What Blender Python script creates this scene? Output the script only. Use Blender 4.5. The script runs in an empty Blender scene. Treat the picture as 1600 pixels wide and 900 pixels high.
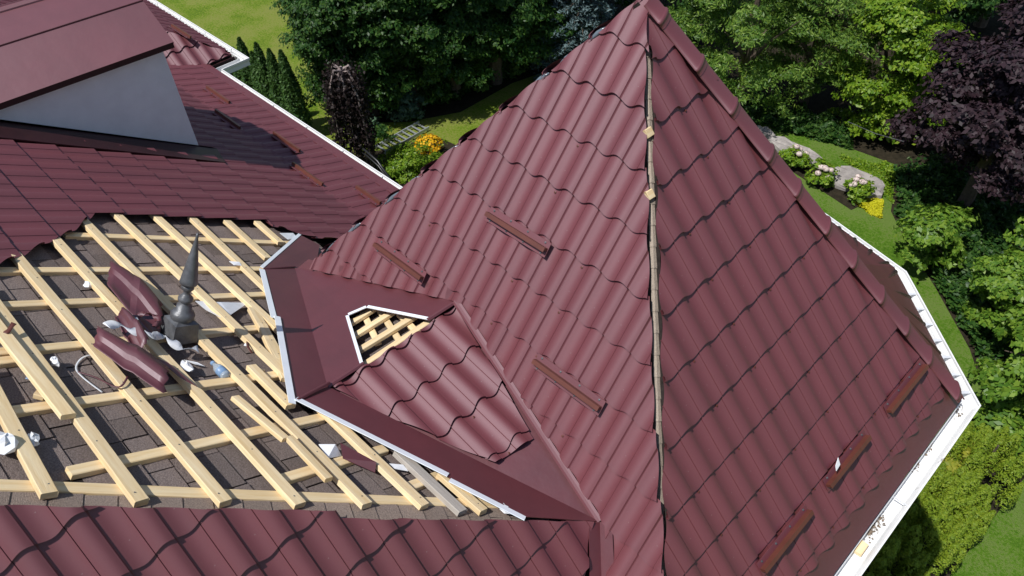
import bpy, math, random
import numpy as np
from mathutils import Matrix, Vector
rnd = random.Random(7)
rng = np.random.default_rng(11)
D = bpy.data; SC = bpy.context.scene; COL = SC.collection
V = lambda *a: np.array(a, float)
CAMZ = 12.0
# ------------------------------------------------------------ camera
FPX = 1211.85; PITCH = math.radians(44.678); ROLL = math.radians(-2.681); AZ = math.radians(-43.081)
Mh = np.array([[-math.sin(AZ), -math.cos(AZ), 0], [math.cos(AZ), -math.sin(AZ), 0], [0, 0, 1.]])
_f = V(0, math.cos(PITCH), -math.sin(PITCH)); _r0 = V(1, 0, 0); _u0 = V(0, math.sin(PITCH), math.cos(PITCH))
_r = _r0*math.cos(ROLL)+_u0*math.sin(ROLL); _u = -_r0*math.sin(ROLL)+_u0*math.cos(ROLL)
FW, RI, UP = Mh@_f, Mh@_r, Mh@_u
CP = V(0, 0, CAMZ)
cd = D.cameras.new('camera'); cam = D.objects.new('camera', cd); COL.objects.link(cam); SC.camera = cam
cd.sensor_width = 36; cd.lens = 36*FPX/1600; cd.clip_start = 0.05; cd.clip_end = 600
cam.matrix_world = Matrix(((RI[0], UP[0], -FW[0], 0), (RI[1], UP[1], -FW[1], 0), (RI[2], UP[2], -FW[2], CAMZ), (0, 0, 0, 1)))
# ------------------------------------------------------------ light
SUN = V(.085, .42, -.90); SUN /= np.linalg.norm(SUN)
w = D.worlds.new('World'); SC.world = w; w.use_nodes = True
nt = w.node_tree; bg = nt.nodes['Background']; sky = nt.nodes.new('ShaderNodeTexSky')
sky.sky_type = 'NISHITA'; sky.sun_disc = False; sky.sun_elevation = math.asin(-SUN[2]); sky.sun_rotation = math.atan2(-SUN[0], -SUN[1])
sky.air_density = 1.0; sky.dust_density = .6
nt.links.new(sky.outputs[0], bg.inputs[0]); bg.inputs[1].default_value = 0.098
sl = D.lights.new('sun', 'SUN'); sl.energy = 4.5; sl.angle = math.radians(.55); sl.color = (1, .975, .94)
so = D.objects.new('sun', sl); COL.objects.link(so); so.location = (-5, -10, 30)
so.rotation_euler = Vector(SUN).to_track_quat('-Z', 'Y').to_euler()
SC.view_settings.view_transform = 'Standard'; SC.view_settings.look = 'None'; SC.view_settings.exposure = 0.0; SC.view_settings.gamma = 1
SC.render.engine = 'CYCLES'
# ------------------------------------------------------------ helpers
def ray(px, py): return FW+RI*(px-800)/FPX-UP*(py-450)/FPX
def project(P):
    d = np.asarray(P, float)-CP; z = d@FW
    return 800+FPX*(d@RI)/z, 450-FPX*(d@UP)/z
def G(px, py, z=0.0):
    d = ray(px, py); return CP+d*((z-CAMZ)/d[2])
def Hfor(base, ytop):
    lo, hi = .2, 10.5
    for _ in range(40):
        m = (lo+hi)/2
        if project(base+V(0, 0, m))[1] > ytop: lo = m
        else: hi = m
    return lo
class Plane:
    def __init__(s, down, slope, pt):
        s.a = math.radians(slope); d = V(down[0], down[1], 0); d /= np.linalg.norm(d)
        s.e = V(-d[1], d[0], 0); s.f = V(d[0]*math.cos(s.a), d[1]*math.cos(s.a), -math.sin(s.a)); s.n = np.cross(s.e, s.f)
        if s.n[2] < 0: s.n = -s.n
        s.o = np.asarray(pt, float); s.c = s.n@s.o
    def hit(s, px, py, off=0.0):
        d = ray(px, py); return CP+d*((s.c+off-s.n@CP)/(s.n@d))
    def uv(s, P): q = np.asarray(P)-s.o; return (q@s.e, q@s.f)
    def at(s, u, v, h=0.0): return s.o+s.e*u+s.f*v+s.n*h
    def puv(s, px, py, off=0.0): return s.uv(s.hit(px, py, off))
    def xy(s, x, y, off=0.0):
        z = (s.c+off-s.n[0]*x-s.n[1]*y)/s.n[2]; return V(x, y, z)
    def mat(s, u=0, v=0, h=0):
        p = s.at(u, v, h); return Matrix([[s.e[k], s.f[k], s.n[k], p[k]] for k in range(3)]+[[0, 0, 0, 1]])
def tag(o, label=None, cat=None, group=None, kind=None):
    if label: o['label'] = label
    if cat: o['category'] = cat
    if group: o['group'] = group
    if kind: o['kind'] = kind
    return o
def empty(name, loc=(0, 0, 0)):
    o = D.objects.new(name, None); COL.objects.link(o); o.location = tuple(loc); o.empty_display_size = .1; return o
def setparent(o, p):
    if p is not None:
        o.parent = p
        o.matrix_parent_inverse = Matrix.Translation(p.location).inverted() if p.type == 'EMPTY' else Matrix.Identity(4)
def obj(name, me, parent=None, mat=None, mw=None):
    o = D.objects.new(name, me); COL.objects.link(o)
    if mat is not None and not me.materials: me.materials.append(mat)
    if mw is not None: o.matrix_basis = mw
    if parent is not None:
        o.parent = parent
        root = parent
        while root.parent: root = root.parent
        # parents keep identity or pure translation; sub-part parents have their own matrix
        o.matrix_parent_inverse = WM(parent).inverted()
    return o
def WM(o):
    m = o.matrix_basis.copy()
    if o.parent: m = WM(o.parent) @ o.matrix_parent_inverse @ m
    return m
def pydata(name, vs, fs, smooth=False):
    me = D.meshes.new(name); me.from_pydata([tuple(map(float, v)) for v in vs], [], fs)
    if smooth: me.polygons.foreach_set('use_smooth', [True]*len(me.polygons))
    me.update(); return me
class MB:
    def __init__(s): s.v = []; s.f = []
    def add(s, vs, fs):
        k = len(s.v); s.v += [np.asarray(v, float) for v in vs]; s.f += [tuple(i+k for i in f) for f in fs]; return s
    def box(s, c, x, y, z):   # centre and three half vectors
        c, x, y, z = map(lambda q: np.asarray(q, float), (c, x, y, z))
        s.add([c+a*x+b*y+d*z for d in (-1, 1) for b in (-1, 1) for a in (-1, 1)], [(0, 2, 3, 1), (4, 5, 7, 6), (0, 1, 5, 4), (2, 6, 7, 3), (0, 4, 6, 2), (1, 3, 7, 5)]); return s
    def slab(s, poly, n, t):  # polygon (3D) extruded by -n*t
        k = len(poly); n = np.asarray(n)
        a = np.cross(np.asarray(poly[1])-poly[0], np.asarray(poly[2])-poly[1])@n
        P = list(poly) if a > 0 else list(poly)[::-1]
        vs = P+[np.asarray(p)-n*t for p in P]
        s.add(vs, [tuple(range(k)), tuple(range(2*k-1, k-1, -1))]+[(i, i+k, (i+1) % k+k, (i+1) % k) for i in range(k)]); return s
    def tube(s, pts, r, seg=8, close=True):
        pts = [np.asarray(p, float) for p in pts]; n = len(pts); rr = r if hasattr(r, '__len__') else [r]*n; vs = []
        for i, p in enumerate(pts):
            t = pts[min(i+1, n-1)]-pts[max(i-1, 0)]; t /= np.linalg.norm(t)
            a = np.cross(t, V(0, 0, 1)) if abs(t[2]) < .9 else np.cross(t, V(1, 0, 0)); a /= np.linalg.norm(a); b = np.cross(t, a)
            vs += [p+rr[i]*(a*math.cos(2*math.pi*k/seg)+b*math.sin(2*math.pi*k/seg)) for k in range(seg)]
        fs = [(i*seg+k, i*seg+(k+1) % seg, (i+1)*seg+(k+1) % seg, (i+1)*seg+k) for i in range(n-1) for k in range(seg)]
        if close: fs += [tuple(range(seg))[::-1], tuple((n-1)*seg+k for k in range(seg))]
        s.add(vs, fs); return s
    def lathe(s, prof, p, ax, seg=20, k_=1.0):
        prof = [(h, r*k_) for h, r in prof]
        ax = np.asarray(ax)/np.linalg.norm(ax); a = np.cross(ax, V(1, 0, 0)); a /= np.linalg.norm(a); b = np.cross(ax, a)
        vs = [p+ax*h+r*(a*math.cos(2*math.pi*k/seg)+b*math.sin(2*math.pi*k/seg)) for h, r in prof for k in range(seg)]
        s.add(vs, [(i*seg+k, i*seg+(k+1) % seg, (i+1)*seg+(k+1) % seg, (i+1)*seg+k) for i in range(len(prof)-1) for k in range(seg)]+[tuple((len(prof)-1)*seg+k for k in range(seg))]); return s
    def build(s, name, mat, parent=None, smooth=False):
        return obj(name, pydata(name, s.v, s.f, smooth), parent, mat)
# ------------------------------------------------------------ materials
def material(name, col, rough=.6, spec=.5, var=.0, vscale=3.0, bump=.0, bscale=80.0, stretch=None, col2=None, obj_var=0.0, metallic=0.0, dirt=None, coord='Object', trans=0.0):
    m = D.materials.new(name); m.use_nodes = True; t = m.node_tree; N = t.nodes; L = t.links; p = N['Principled BSDF']
    p.inputs['Roughness'].default_value = rough; p.inputs['Specular IOR Level'].default_value = spec; p.inputs['Metallic'].default_value = metallic
    tc = N.new('ShaderNodeTexCoord'); mp = N.new('ShaderNodeMapping'); L.new(tc.outputs[coord], mp.inputs[0])
    if coord == 'Object' and name.startswith('tile'): pass
    if stretch: mp.inputs['Scale'].default_value = stretch
    n1 = N.new('ShaderNodeTexNoise'); n1.inputs['Scale'].default_value = vscale; n1.inputs['Detail'].default_value = 6; n1.inputs['Roughness'].default_value = .65; L.new(mp.outputs[0], n1.inputs[0])
    c2 = col2 or tuple(c*(1-var) for c in col); c1 = col if col2 else tuple(min(1, c*(1+var)) for c in col)
    cr = N.new('ShaderNodeValToRGB'); cr.color_ramp.elements[0].position = .32; cr.color_ramp.elements[1].position = .68
    cr.color_ramp.elements[0].color = (*c2, 1); cr.color_ramp.elements[1].color = (*c1, 1); L.new(n1.outputs[0], cr.inputs[0]); out = cr.outputs[0]
    if obj_var:
        oi = N.new('ShaderNodeObjectInfo'); mr = N.new('ShaderNodeMapRange'); mr.inputs[3].default_value = 1-obj_var; mr.inputs[4].default_value = 1+obj_var; L.new(oi.outputs['Random'], mr.inputs[0])
        hs = N.new('ShaderNodeHueSaturation'); L.new(mr.outputs[0], hs.inputs['Value']); L.new(out, hs.inputs['Color']); out = hs.outputs[0]
    if dirt:   # (colour, scale, threshold)
        n3 = N.new('ShaderNodeTexNoise'); n3.inputs['Scale'].default_value = dirt[1]; n3.inputs['Detail'].default_value = 8; L.new(tc.outputs['Object'], n3.inputs[0])
        r3 = N.new('ShaderNodeValToRGB'); r3.color_ramp.elements[0].position = dirt[2]; r3.color_ramp.elements[1].position = min(1, dirt[2]+.1); L.new(n3.outputs[0], r3.inputs[0])
        mx = N.new('ShaderNodeMix'); mx.data_type = 'RGBA'; L.new(r3.outputs[0], mx.inputs[0]); L.new(out, mx.inputs[6]); mx.inputs[7].default_value = (*dirt[0], 1); out = mx.outputs[2]
    L.new(out, p.inputs['Base Color'])
    if bump:
        n2 = N.new('ShaderNodeTexNoise'); n2.inputs['Scale'].default_value = bscale; n2.inputs['Detail'].default_value = 4; L.new(mp.outputs[0], n2.inputs[0])
        b = N.new('ShaderNodeBump'); b.inputs['Strength'].default_value = bump; b.inputs['Distance'].default_value = .016 if bscale < 10 else .01; L.new(n2.outputs[0], b.inputs['Height']); L.new(b.outputs[0], p.inputs['Normal'])
    if name in ('tile_maroon', 'dormer_maroon', 'sheet_maroon'): p.inputs['IOR'].default_value = 1.93; p.inputs['Specular Tint'].default_value = (.96, .92, 1, 1)
    if trans: p.inputs['Transmission Weight'].default_value = trans
    return m
def leafmat(name, cols, rough=.45, transl=.42, spec=.35):
    m = D.materials.new(name); m.use_nodes = True; t = m.node_tree; N = t.nodes; L = t.links; p = N['Principled BSDF']
    g = N.new('ShaderNodeNewGeometry'); cr = N.new('ShaderNodeValToRGB'); E_ = cr.color_ramp.elements
    for i, c in enumerate(cols):
        e = E_[i] if i < 2 else E_.new(.5)
        e.color = (*c, 1)
    for i, e in enumerate(sorted(E_, key=lambda q: q.position)): pass
    for i in range(len(cols)): E_[i].position = i/(len(cols)-1)
    for i, c in enumerate(cols): E_[i].color = (*c, 1)
    L.new(g.outputs['Random Per Island'], cr.inputs[0]); L.new(cr.outputs[0], p.inputs['Base Color'])
    p.inputs['Roughness'].default_value = rough; p.inputs['Specular IOR Level'].default_value = spec
    tr = N.new('ShaderNodeBsdfTranslucent'); L.new(cr.outputs[0], tr.inputs[0]); mx = N.new('ShaderNodeMixShader'); mx.inputs[0].default_value = transl
    L.new(p.outputs[0], mx.inputs[1]); L.new(tr.outputs[0], mx.inputs[2]); L.new(mx.outputs[0], N['Material Output'].inputs[0])
    return m
MAROON = (.118, .0160, .0205)
M_TILE = material('tile_maroon', MAROON, .65, .5, .09, 1.7, .10, 420, obj_var=.06, dirt=((.27, .19, .18), 70, .73))
M_SHEET = material('sheet_maroon', (.096, .0155, .0190), .54, .5, .14, 2.2, .35, 5, dirt=((.30, .22, .20), 34, .74))
M_HIPS = material('hip_sheet', (.115, .024, .029), .6, .4, .12, 2.5, .1, 30)
M_DORM = material('dormer_maroon', (.130, .030, .036), .58, .5, .14, 1.2, .3, 3)
M_BAR = material('guard_brown', (.115, .034, .023), .45, .5, .15, 6, .05, 200)
M_WOOD = material('pine_wood', (.82, .67, .43), .62, .3, 0, 3.0, .25, 30, stretch=(.6, 9, 9), col2=(.70, .50, .25), obj_var=.10, dirt=((.40, .22, .08), 13, .72))
M_WOODG = material('weathered_wood', (.50, .46, .40), .75, .3, 0, 3.0, .3, 30, stretch=(.6, 9, 9), col2=(.36, .32, .28))
M_SHIN = material('shingle_brown', (.28, .228, .208), .95, .15, 0, 130, .9, 220, col2=(.115, .090, .082), obj_var=.22)
M_SHINH = material('shingle_hip', (.38, .30, .25), .95, .15, 0, 140, .9, 240, col2=(.20, .155, .13), obj_var=.12)
M_SHINT = material('shingle_tan', (.52, .44, .36), .95, .15, 0, 120, .8, 240, col2=(.33, .27, .215), obj_var=.08)
M_DECK = material('underlay', (.030, .024, .022), .95, .1, .3, 30, .5, 200)
M_WHITE = material('white_metal', (.78, .79, .80), .4, .5, .04, 4, 0, 1)
M_GUT = material('gutter_white', (.80, .80, .79), .42, .5, .05, 3, .03, 40, dirt=((.16, .13, .10), 5.5, .66))
M_FOLD = material('folded_edge', (.80, .85, .90), .4, .5, .05, 6)
M_WALL = material('plaster', (.76, .80, .82), .9, .2, .05, 5, .25, 220)
M_BRICK = material('brick_wall', (.42, .27, .22), .9, .2, .2, 9, .4, 60)
M_LEAD = material('lead_grey', (.12, .124, .132), .45, .6, .40, 11, .2, 60, metallic=.3)
M_DARK = material('dark_metal', (.030, .009, .011), .5, .4, .2, 8)
M_PAPER = material('white_paper', (.80, .81, .83), .7, .3, .06, 9, .15, 40)
M_GREYSTRIP = material('grey_strip', (.64, .66, .69), .45, .5, .12, 12)
M_BLACK = material('black_rail', (.02, .021, .023), .35, .5, .2, 5)
M_ALU = material('aluminium', (.50, .53, .56), .4, .5, .12, 9, metallic=.6)
M_ROCK = material('rock', (.40, .365, .34), .9, .2, 0, 3.5, .8, 18, col2=(.22, .20, .19))
M_BARK = material('bark', (.11, .085, .066), .9, .2, .3, 12, .6, 40)
M_BARKP = material('pale_bark', (.30, .24, .225), .85, .2, .3, 12, .4, 40)
M_SOIL = material('soil', (.040, .032, .020), .97, .1, 0, 6, .9, 60, col2=(.016, .014, .009))
M_LITTER = material('leaf_litter', (.30, .23, .17), .95, .1, 0, 40, 0, 1, col2=(.14, .11, .08))
M_GLASSB = material('bottle_plastic', (.62, .72, .82), .12, .5, .05, 5, trans=.55)
M_BLUE = material('bottle_label', (.20, .32, .50), .4, .5, .2, 30)
M_PLUG = material('grey_plug', (.13, .16, .19), .16, .6, .15, 30)
M_YEL = leafmat('yellow_petal', [(.80, .42, .01), (.90, .55, .02), (.85, .48, .01)], .6, .3)
M_PINK = leafmat('pale_petal', [(.80, .66, .62), (.85, .76, .70), (.74, .56, .54)], .7, .3)
# lawn
def lawnmat(k=(1, 1, 1)):
    m = D.materials.new('lawn'); m.use_nodes = True; t = m.node_tree; N = t.nodes; L = t.links; p = N['Principled BSDF']
    tc = N.new('ShaderNodeTexCoord'); a = N.new('ShaderNodeTexNoise'); a.inputs['Scale'].default_value = 1.1; a.inputs['Detail'].default_value = 5
    b = N.new('ShaderNodeTexNoise'); b.inputs['Scale'].default_value = 16; b.inputs['Detail'].default_value = 9; b.inputs['Roughness'].default_value = .75
    for q in (a, b): L.new(tc.outputs['Object'], q.inputs[0])
    ad = N.new('ShaderNodeMath'); ad.operation = 'MULTIPLY_ADD'; L.new(b.outputs[0], ad.inputs[0]); ad.inputs[1].default_value = 1.3; 
    s2 = N.new('ShaderNodeMath'); s2.operation = 'MULTIPLY'; s2.inputs[1].default_value = .7; L.new(a.outputs[0], s2.inputs[0]); L.new(s2.outputs[0], ad.inputs[2])
    r = N.new('ShaderNodeValToRGB'); E_ = r.color_ramp.elements; E_[0].position = .70; E_[1].position = 1.25 if False else 1.0
    E_[0].color = (.060, .120, .008, 1); E_[1].color = (.170, .245, .018, 1); e = E_.new(.93); e.color = (.135, .210, .014, 1); e = E_.new(1.0); e.color = (.215, .240, .050, 1)
    L.new(ad.outputs[0], r.inputs[0])
    for e in E_: e.color = (e.color[0]*k[0], e.color[1]*k[1], e.color[2]*k[2], 1)
    L.new(r.outputs[0], p.inputs['Base Color']); p.inputs['Roughness'].default_value = .9; p.inputs['Specular IOR Level'].default_value = .15
    c = N.new('ShaderNodeTexNoise'); c.inputs['Scale'].default_value = 70; c.inputs['Detail'].default_value = 5; L.new(tc.outputs['Object'], c.inputs[0])
    bp = N.new('ShaderNodeBump'); bp.inputs['Strength'].default_value = .9; bp.inputs['Distance'].default_value = .04; L.new(c.outputs[0], bp.inputs['Height']); L.new(bp.outputs[0], p.inputs['Normal'])
    return m
M_LAWN = lawnmat()
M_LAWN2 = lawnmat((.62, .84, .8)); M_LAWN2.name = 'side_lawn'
# ------------------------------------------------------------ roof planes (world: ground at 0, eaves about 6.5 m up)
Z = CAMZ
PL = Plane((0, -1), 50.29, (-3.3937, 3.6095, -2.7209+Z))      # left turret face
PR = Plane((1, 0), 50.62, (-2.0052, 3.4144, -3.3202+Z))       # right turret face
PN = Plane((1, 0), 50.33, (-2.6975, -.3936, -3.1176+Z))       # near face of the wing
PC = Plane((1, 0), 14.06, (-3.2319, 1.539, -4.1559+Z))        # cricket, tiled side
PS = Plane((-1, 0), 15.8, (-3.28, 1.37, -4.13+Z))             # cricket, sheet side
PB = Plane((0, 1), 33.91, (-1.4705, 2.0516, -4.5971+Z))       # open batten slope and finished slope
YC = 3.437
PF = Plane((0, 1), 21.0, PB.xy(-6.0, YC))                     # flared eave of that slope
APEX = V(-2.905, 4.037, -2.205+Z)
PW = Plane((-1, 0), 50.3, APEX)                               # far face of turret
CORNER = PR.xy(-.25, 5.46)
PT = None
_t = V(1, 1, 0)/math.sqrt(2)
dT = (CORNER-APEX)@_t
PT = Plane((1, 1), math.degrees(math.atan2(APEX[2]-CORNER[2], dT)), APEX)
PT2 = Plane((0, 1), 50.3, APEX)
P1 = PL.hit(713, 470); P2 = PB.hit(512, 604); P3 = V(-1.4705, 2.0516, -4.5971+Z); P4 = V(-4.97, 2.051, -4.597+Z)
house = empty('house', (-4, 3, 0)); tag(house, 'house with half finished maroon metal tile roof and pyramid turret', 'house')
# ------------------------------------------------------------ metal tiles
W = .225; ST = .3484; LIP = .021
PROF = [(0, -0.0090, 0), (.06, -0.0132, 0), (.13, -0.0177, 0), (.22, -0.0195, 0), (.30, -0.0181, 0), (.38, -0.0132, 0), (.44, -0.0079, 0), (.488, -0.0018, 0), (.492, -0.0083, 1), (.504, -0.0076, 1), (.508, 0.0012, 1), (.56, 0.0073, 2), (.63, 0.0137, 2), (.70, 0.0177, 2), (.77, 0.0193, 2), (.84, 0.0177, 2), (.90, 0.0128, 2), (.945, 0.0088, 2), (.975, -0.0086, 3), (1.0, -0.0090, 3)]
def cell_faces():
    out = []
    for (t0, h0, g0), (t1, h1, g1) in zip(PROF[:-1], PROF[1:]):
        g = g1 if g1 in (1, 3) else (1 if g0 == 1 and t0 < .508 else g1)
        u0, u1 = t0*W, t1*W; l0, l1 = .018*math.sin(2*math.pi*t0), .018*math.sin(2*math.pi*t1); vs, vm = -ST-.03, -ST*.16
        out.append((g, [(u0, vs, h0-.0015), (u0, vm+l0, h0+LIP*.80), (u1, vm+l1, h1+LIP*.80), (u1, vs, h1-.0015)]))
        out.append((g, [(u0, vm+l0, h0+LIP*.80), (u0, l0, h0+LIP), (u1, l1, h1+LIP), (u1, vm+l1, h1+LIP*.80)]))
        out.append((9, [(u0, l0, h0+LIP), (u0, l0-.002, h0-.004), (u1, l1-.002, h1-.004), (u1, l1, h1+LIP)]))
    return out
CELL = cell_faces()
def clip(face, poly):
    for k in range(len(poly)):
        (x0, y0), (x1, y1) = poly[k], poly[(k+1) % len(poly)]
        dx, dy = x1-x0, y1-y0; out = []
        if not face: return face
        for i in range(len(face)):
            a, b = face[i], face[(i+1) % len(face)]
            da = dx*(a[1]-y0)-dy*(a[0]-x0); db = dx*(b[1]-y0)-dy*(b[0]-x0)
            if da >= 0: out.append(a)
            if (da >= 0) != (db >= 0):
                t = da/(da-db); out.append(tuple(a[m]+t*(b[m]-a[m]) for m in range(3)))
        face = out
    return face
def ccw(p):
    s = sum(p[i][0]*p[(i+1) % len(p)][1]-p[(i+1) % len(p)][0]*p[i][1] for i in range(len(p)))
    return list(p) if s > 0 else list(p)[::-1]
def facemesh(faces, flip):
    par = {}
    def root(x):
        while par.setdefault(x, x) != x: x = par[x]
        return x
    rk = lambda q: (round(q[0], 4), round(q[1], 4), round(q[2], 4))
    for g, f in faces:
        for q in f[1:]: par[root(rk(q))] = root(rk(f[0]))
    cnt = {}
    for g, f in faces: cnt[root(rk(f[0]))] = cnt.get(root(rk(f[0])), 0)+1
    if len(cnt) > 1:
        big = max(cnt, key=cnt.get); faces = [(g, f) for g, f in faces if root(rk(f[0])) == big]
    vs, idx, fs, sm = [], {}, [], []
    for g, f in faces:
        r = []
        for q in f:
            key = (g, round(q[0], 5), round(q[1], 5), round(q[2], 5))
            if key not in idx: idx[key] = len(vs); vs.append(q)
            if not r or r[-1] != idx[key]: r.append(idx[key])
        if len(r) > 2 and r[0] == r[-1]: r.pop()
        if len(set(r)) == len(r) and len(r) > 2: fs.append(tuple(r[::-1]) if flip else tuple(r)); sm.append(g != 9)
    if not fs: return None
    me = D.meshes.new('roof_tile'); me.from_pydata(vs, [], fs); me.polygons.foreach_set('use_smooth', sm); me.materials.append(M_TILE); me.update(); return me
FULL = facemesh(CELL, True)
TILES = 0; TILEJOIN = []
def lay_tiles(pl, parent, polys, org, half=False, screws=True, indiv=lambda P: True, mat=M_TILE):
    """polys: list of convex uv polygons, or a function row -> list; org: uv of a lip/seam crossing"""
    global TILES
    ou, ov = org; ou -= W*.5 if half else 0
    pf = polys if callable(polys) else (lambda j: polys)
    allp = [q for p in pf(0) for q in p]
    u0, u1 = min(q[0] for q in allp)-.15, max(q[0] for q in allp)+.15; v0, v1 = min(q[1] for q in allp)-.1, max(q[1] for q in allp)+.1
    scr = MB(); rest = []
    for j in range(math.floor((v0-ov)/ST), math.ceil((v1-ov)/ST)+1):
        pj = [ccw(p) for p in pf(j)]
        for i in range(math.floor((u0-ou)/W), math.ceil((u1-ou)/W)):
            bu, bv = ou+i*W, ov+j*ST
            corners = [(bu, bv-ST-.03), (bu+W, bv-ST-.03), (bu+W, bv+.02), (bu, bv+.02)]
            full = any(all(all((p[(k+1) % len(p)][0]-p[k][0])*(c[1]-p[k][1])-(p[(k+1) % len(p)][1]-p[k][1])*(c[0]-p[k][0]) >= 0 for k in range(len(p))) for c in corners) for p in pj)
            me = None
            if full: me = FULL
            else:
                fl = []
                for p in pj:
                    pp = [(x-bu, y-bv) for x, y in p]
                    for g, f in CELL:
                        r = clip(f, pp)
                        if r and len(r) > 2: fl.append((g, r))
                if fl: me = facemesh(fl, True)
                if me and max(q.area for q in me.polygons) < 1e-5 and len(me.polygons) < 6: me = None
            if not me: continue
            c = pl.at(bu+W/2, bv-ST/2)
            x, y = project(c)
            if not (-260 < x < 1860 and -200 < y < 1130): continue
            wob = .0015*math.sin(i*7.1+j*3.3)
            if indiv(c):
                o = obj('roof_tile', me, parent, mw=pl.mat(bu, bv, wob)); TILES += 1
                q4 = [project(pl.at(*q)) for q in corners]; ar = abs(sum(q4[n_][0]*q4[(n_+1) % 4][1]-q4[(n_+1) % 4][0]*q4[n_][1] for n_ in range(4)))/2
                TILEJOIN.append(((ar if -20 < x < 1620 and -20 < y < 920 else ar*.1)*len(me.polygons)/len(FULL.polygons), o, parent))
            else:
                mw = np.array(pl.mat(bu, bv, wob)); vs = [(mw@V(*q.co, 1))[:3] for q in me.vertices]; rest.append((vs, [tuple(q.vertices) for q in me.polygons]))
            if full and screws and (i+j*2) % 2 == 0:
                scr.lathe([(0, .009), (.002, .009), (.003, .005), (.005, .005)], pl.at(bu+W*.27, bv+.045, -.012), pl.n, 6)
    if rest:
        m = MB()
        for a, b in rest: m.add(a, b)
        tag(m.build('distant_roof_tiles', M_TILE, parent), kind='stuff')
    if scr.v: tag(scr.build('roof_screws', M_BAR, parent), kind='stuff')
def deck(name, poly, pl, mat, off=-.075, t=.06, parent=None):
    m = MB(); m.slab([p+pl.n*off for p in poly], pl.n, t); return m.build(name, mat, parent or house)
# -- left turret face
hLR = lambda x: 1.0824-1.012*x        # plan line of the hip between the two lit faces
EAVEX = -.27
D_L = PL.xy(-4.80, APEX[1]+(-4.80-APEX[0])*-1*-1)
D_L = PL.xy(-4.80, APEX[1]-(APEX[0]+4.80))
V_L = PL.xy(EAVEX, .579-1.0013*EAVEX); E_L = PL.xy(EAVEX, hLR(EAVEX))
faceL = deck('roof_face', [APEX, D_L, P4, P3, V_L, E_L], PL, M_DECK)
tag(faceL, label='sunlit left face of the turret roof')
lowL = [PL.puv(487, 421), PL.puv(600, 446), PL.puv(717, 472)]
q3 = PL.puv(947, 819)
def polysL(j):
    gap = [.02, .01, .005, .03, .045, .045, .05, .05, .045, .03, .01, .0, .0][max(0, min(12, j+3))]*.9+rnd.uniform(-.006, .006)
    a = np.array(PL.uv(APEX)); b = np.array(PL.uv(E_L)); d = (b-a)/np.linalg.norm(b-a); nrm = np.array([-d[1], d[0]])
    if nrm[0] > 0: nrm = -nrm
    a2, b2 = a+nrm*gap, b+nrm*gap+d*.2
    hl = np.array(PL.uv(D_L)); e2 = PL.uv(V_L)
    at = lambda u: tuple(a2+(b2-a2)*((u-a2[0])/(b2[0]-a2[0])))
    us = lowL[2][0]; u3 = q3[0]
    left_top = lambda u: tuple(a+(hl-a)*((u-a[0])/(hl[0]-a[0])))
    return [[left_top(lowL[0][0]), lowL[0], lowL[1], left_top(lowL[1][0])], [left_top(lowL[1][0]), lowL[1], lowL[2], left_top(us)],
            [left_top(us), lowL[2], (u3, q3[1]), at(u3) , tuple(a2)], [at(u3), (u3, q3[1]), (e2[0], e2[1]), at(e2[0])]]
lay_tiles(PL, faceL, polysL, (0, 0))
# -- right turret face
RB = PR.xy(EAVEX, hLR(EAVEX)-.0)
faceR = deck('roof_face', [APEX, PR.xy(EAVEX, 5.46), RB], PR, M_DECK); tag(faceR, label='darker right face of the turret roof')
def polysR(j):
    gap = [.01, .01, .015, .02, .035, .04, .035, .02, .015, .01, .01, .01][max(0, min(11, j+4))]*.9+rnd.uniform(-.004, .012)
    a = np.array(PR.uv(APEX)); b = np.array(PR.uv(PR.xy(EAVEX, hLR(EAVEX)))); d = (b-a)/np.linalg.norm(b-a); nrm = np.array([-d[1], d[0]])
    if nrm[0] < 0: nrm = -nrm
    c = np.array(PR.uv(CORNER)); lowv = PR.uv(PR.xy(-.395, 4))[1]
    a2, b2 = a+nrm*gap, b+nrm*gap
    f = lambda p, q: tuple(p+(q-p)*((lowv-p[1])/(q[1]-p[1])))
    d1 = b2-a2; d2 = c-a; den = d1[0]*d2[1]-d1[1]*d2[0]; t = ((a-a2)[0]*d2[1]-(a-a2)[1]*d2[0])/den; x = a2+d1*t
    return [[tuple(x), f(a2, b2), f(a, c)]]
lay_tiles(PR, faceR, polysR, (0, 0))
m = MB(); m.slab([PR.xy(-.47, 5.38, -.018), PR.xy(EAVEX, 5.46, -.018), PR.xy(EAVEX, hLR(EAVEX), -.018), PR.xy(-.47, hLR(-.47), -.018)], PR.n, .012); m.build('eave_flashing', M_SHEET, house)
# hip shingles in the open gap
for k in range(36):
    t0 = .25+k*.138; a = APEX; b = PL.xy(EAVEX, hLR(EAVEX)); d = (b-a); Lh = np.linalg.norm(d); d = d/Lh
    if t0 > Lh: break
    up = PL.n+PR.n; up /= np.linalg.norm(up); base = a+d*t0-up*.078
    m = MB()
    for pl, sgn in ((PL, -1), (PR, 1)):
        s = np.cross(up, d)*1.0; s = s-pl.n*(s@pl.n); s /= np.linalg.norm(s)
        if (s@(V(-1, -1, 0) if pl is PL else V(1, 1, 0))) < 0: s = -s
        m.add([base+up*.012, base+d*.15+up*.018, base+d*.15+s*.12+up*.018, base+s*.12+up*.012], [(0, 1, 2, 3) if sgn > 0 else (3, 2, 1, 0)])
        m.add([base+d*.15+up*.018, base+d*.15, base+d*.15+s*.12, base+d*.15+s*.12+up*.018], [(0, 1, 2, 3)])
    m.build('hip_shingle', M_SHINT, faceR)
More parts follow.
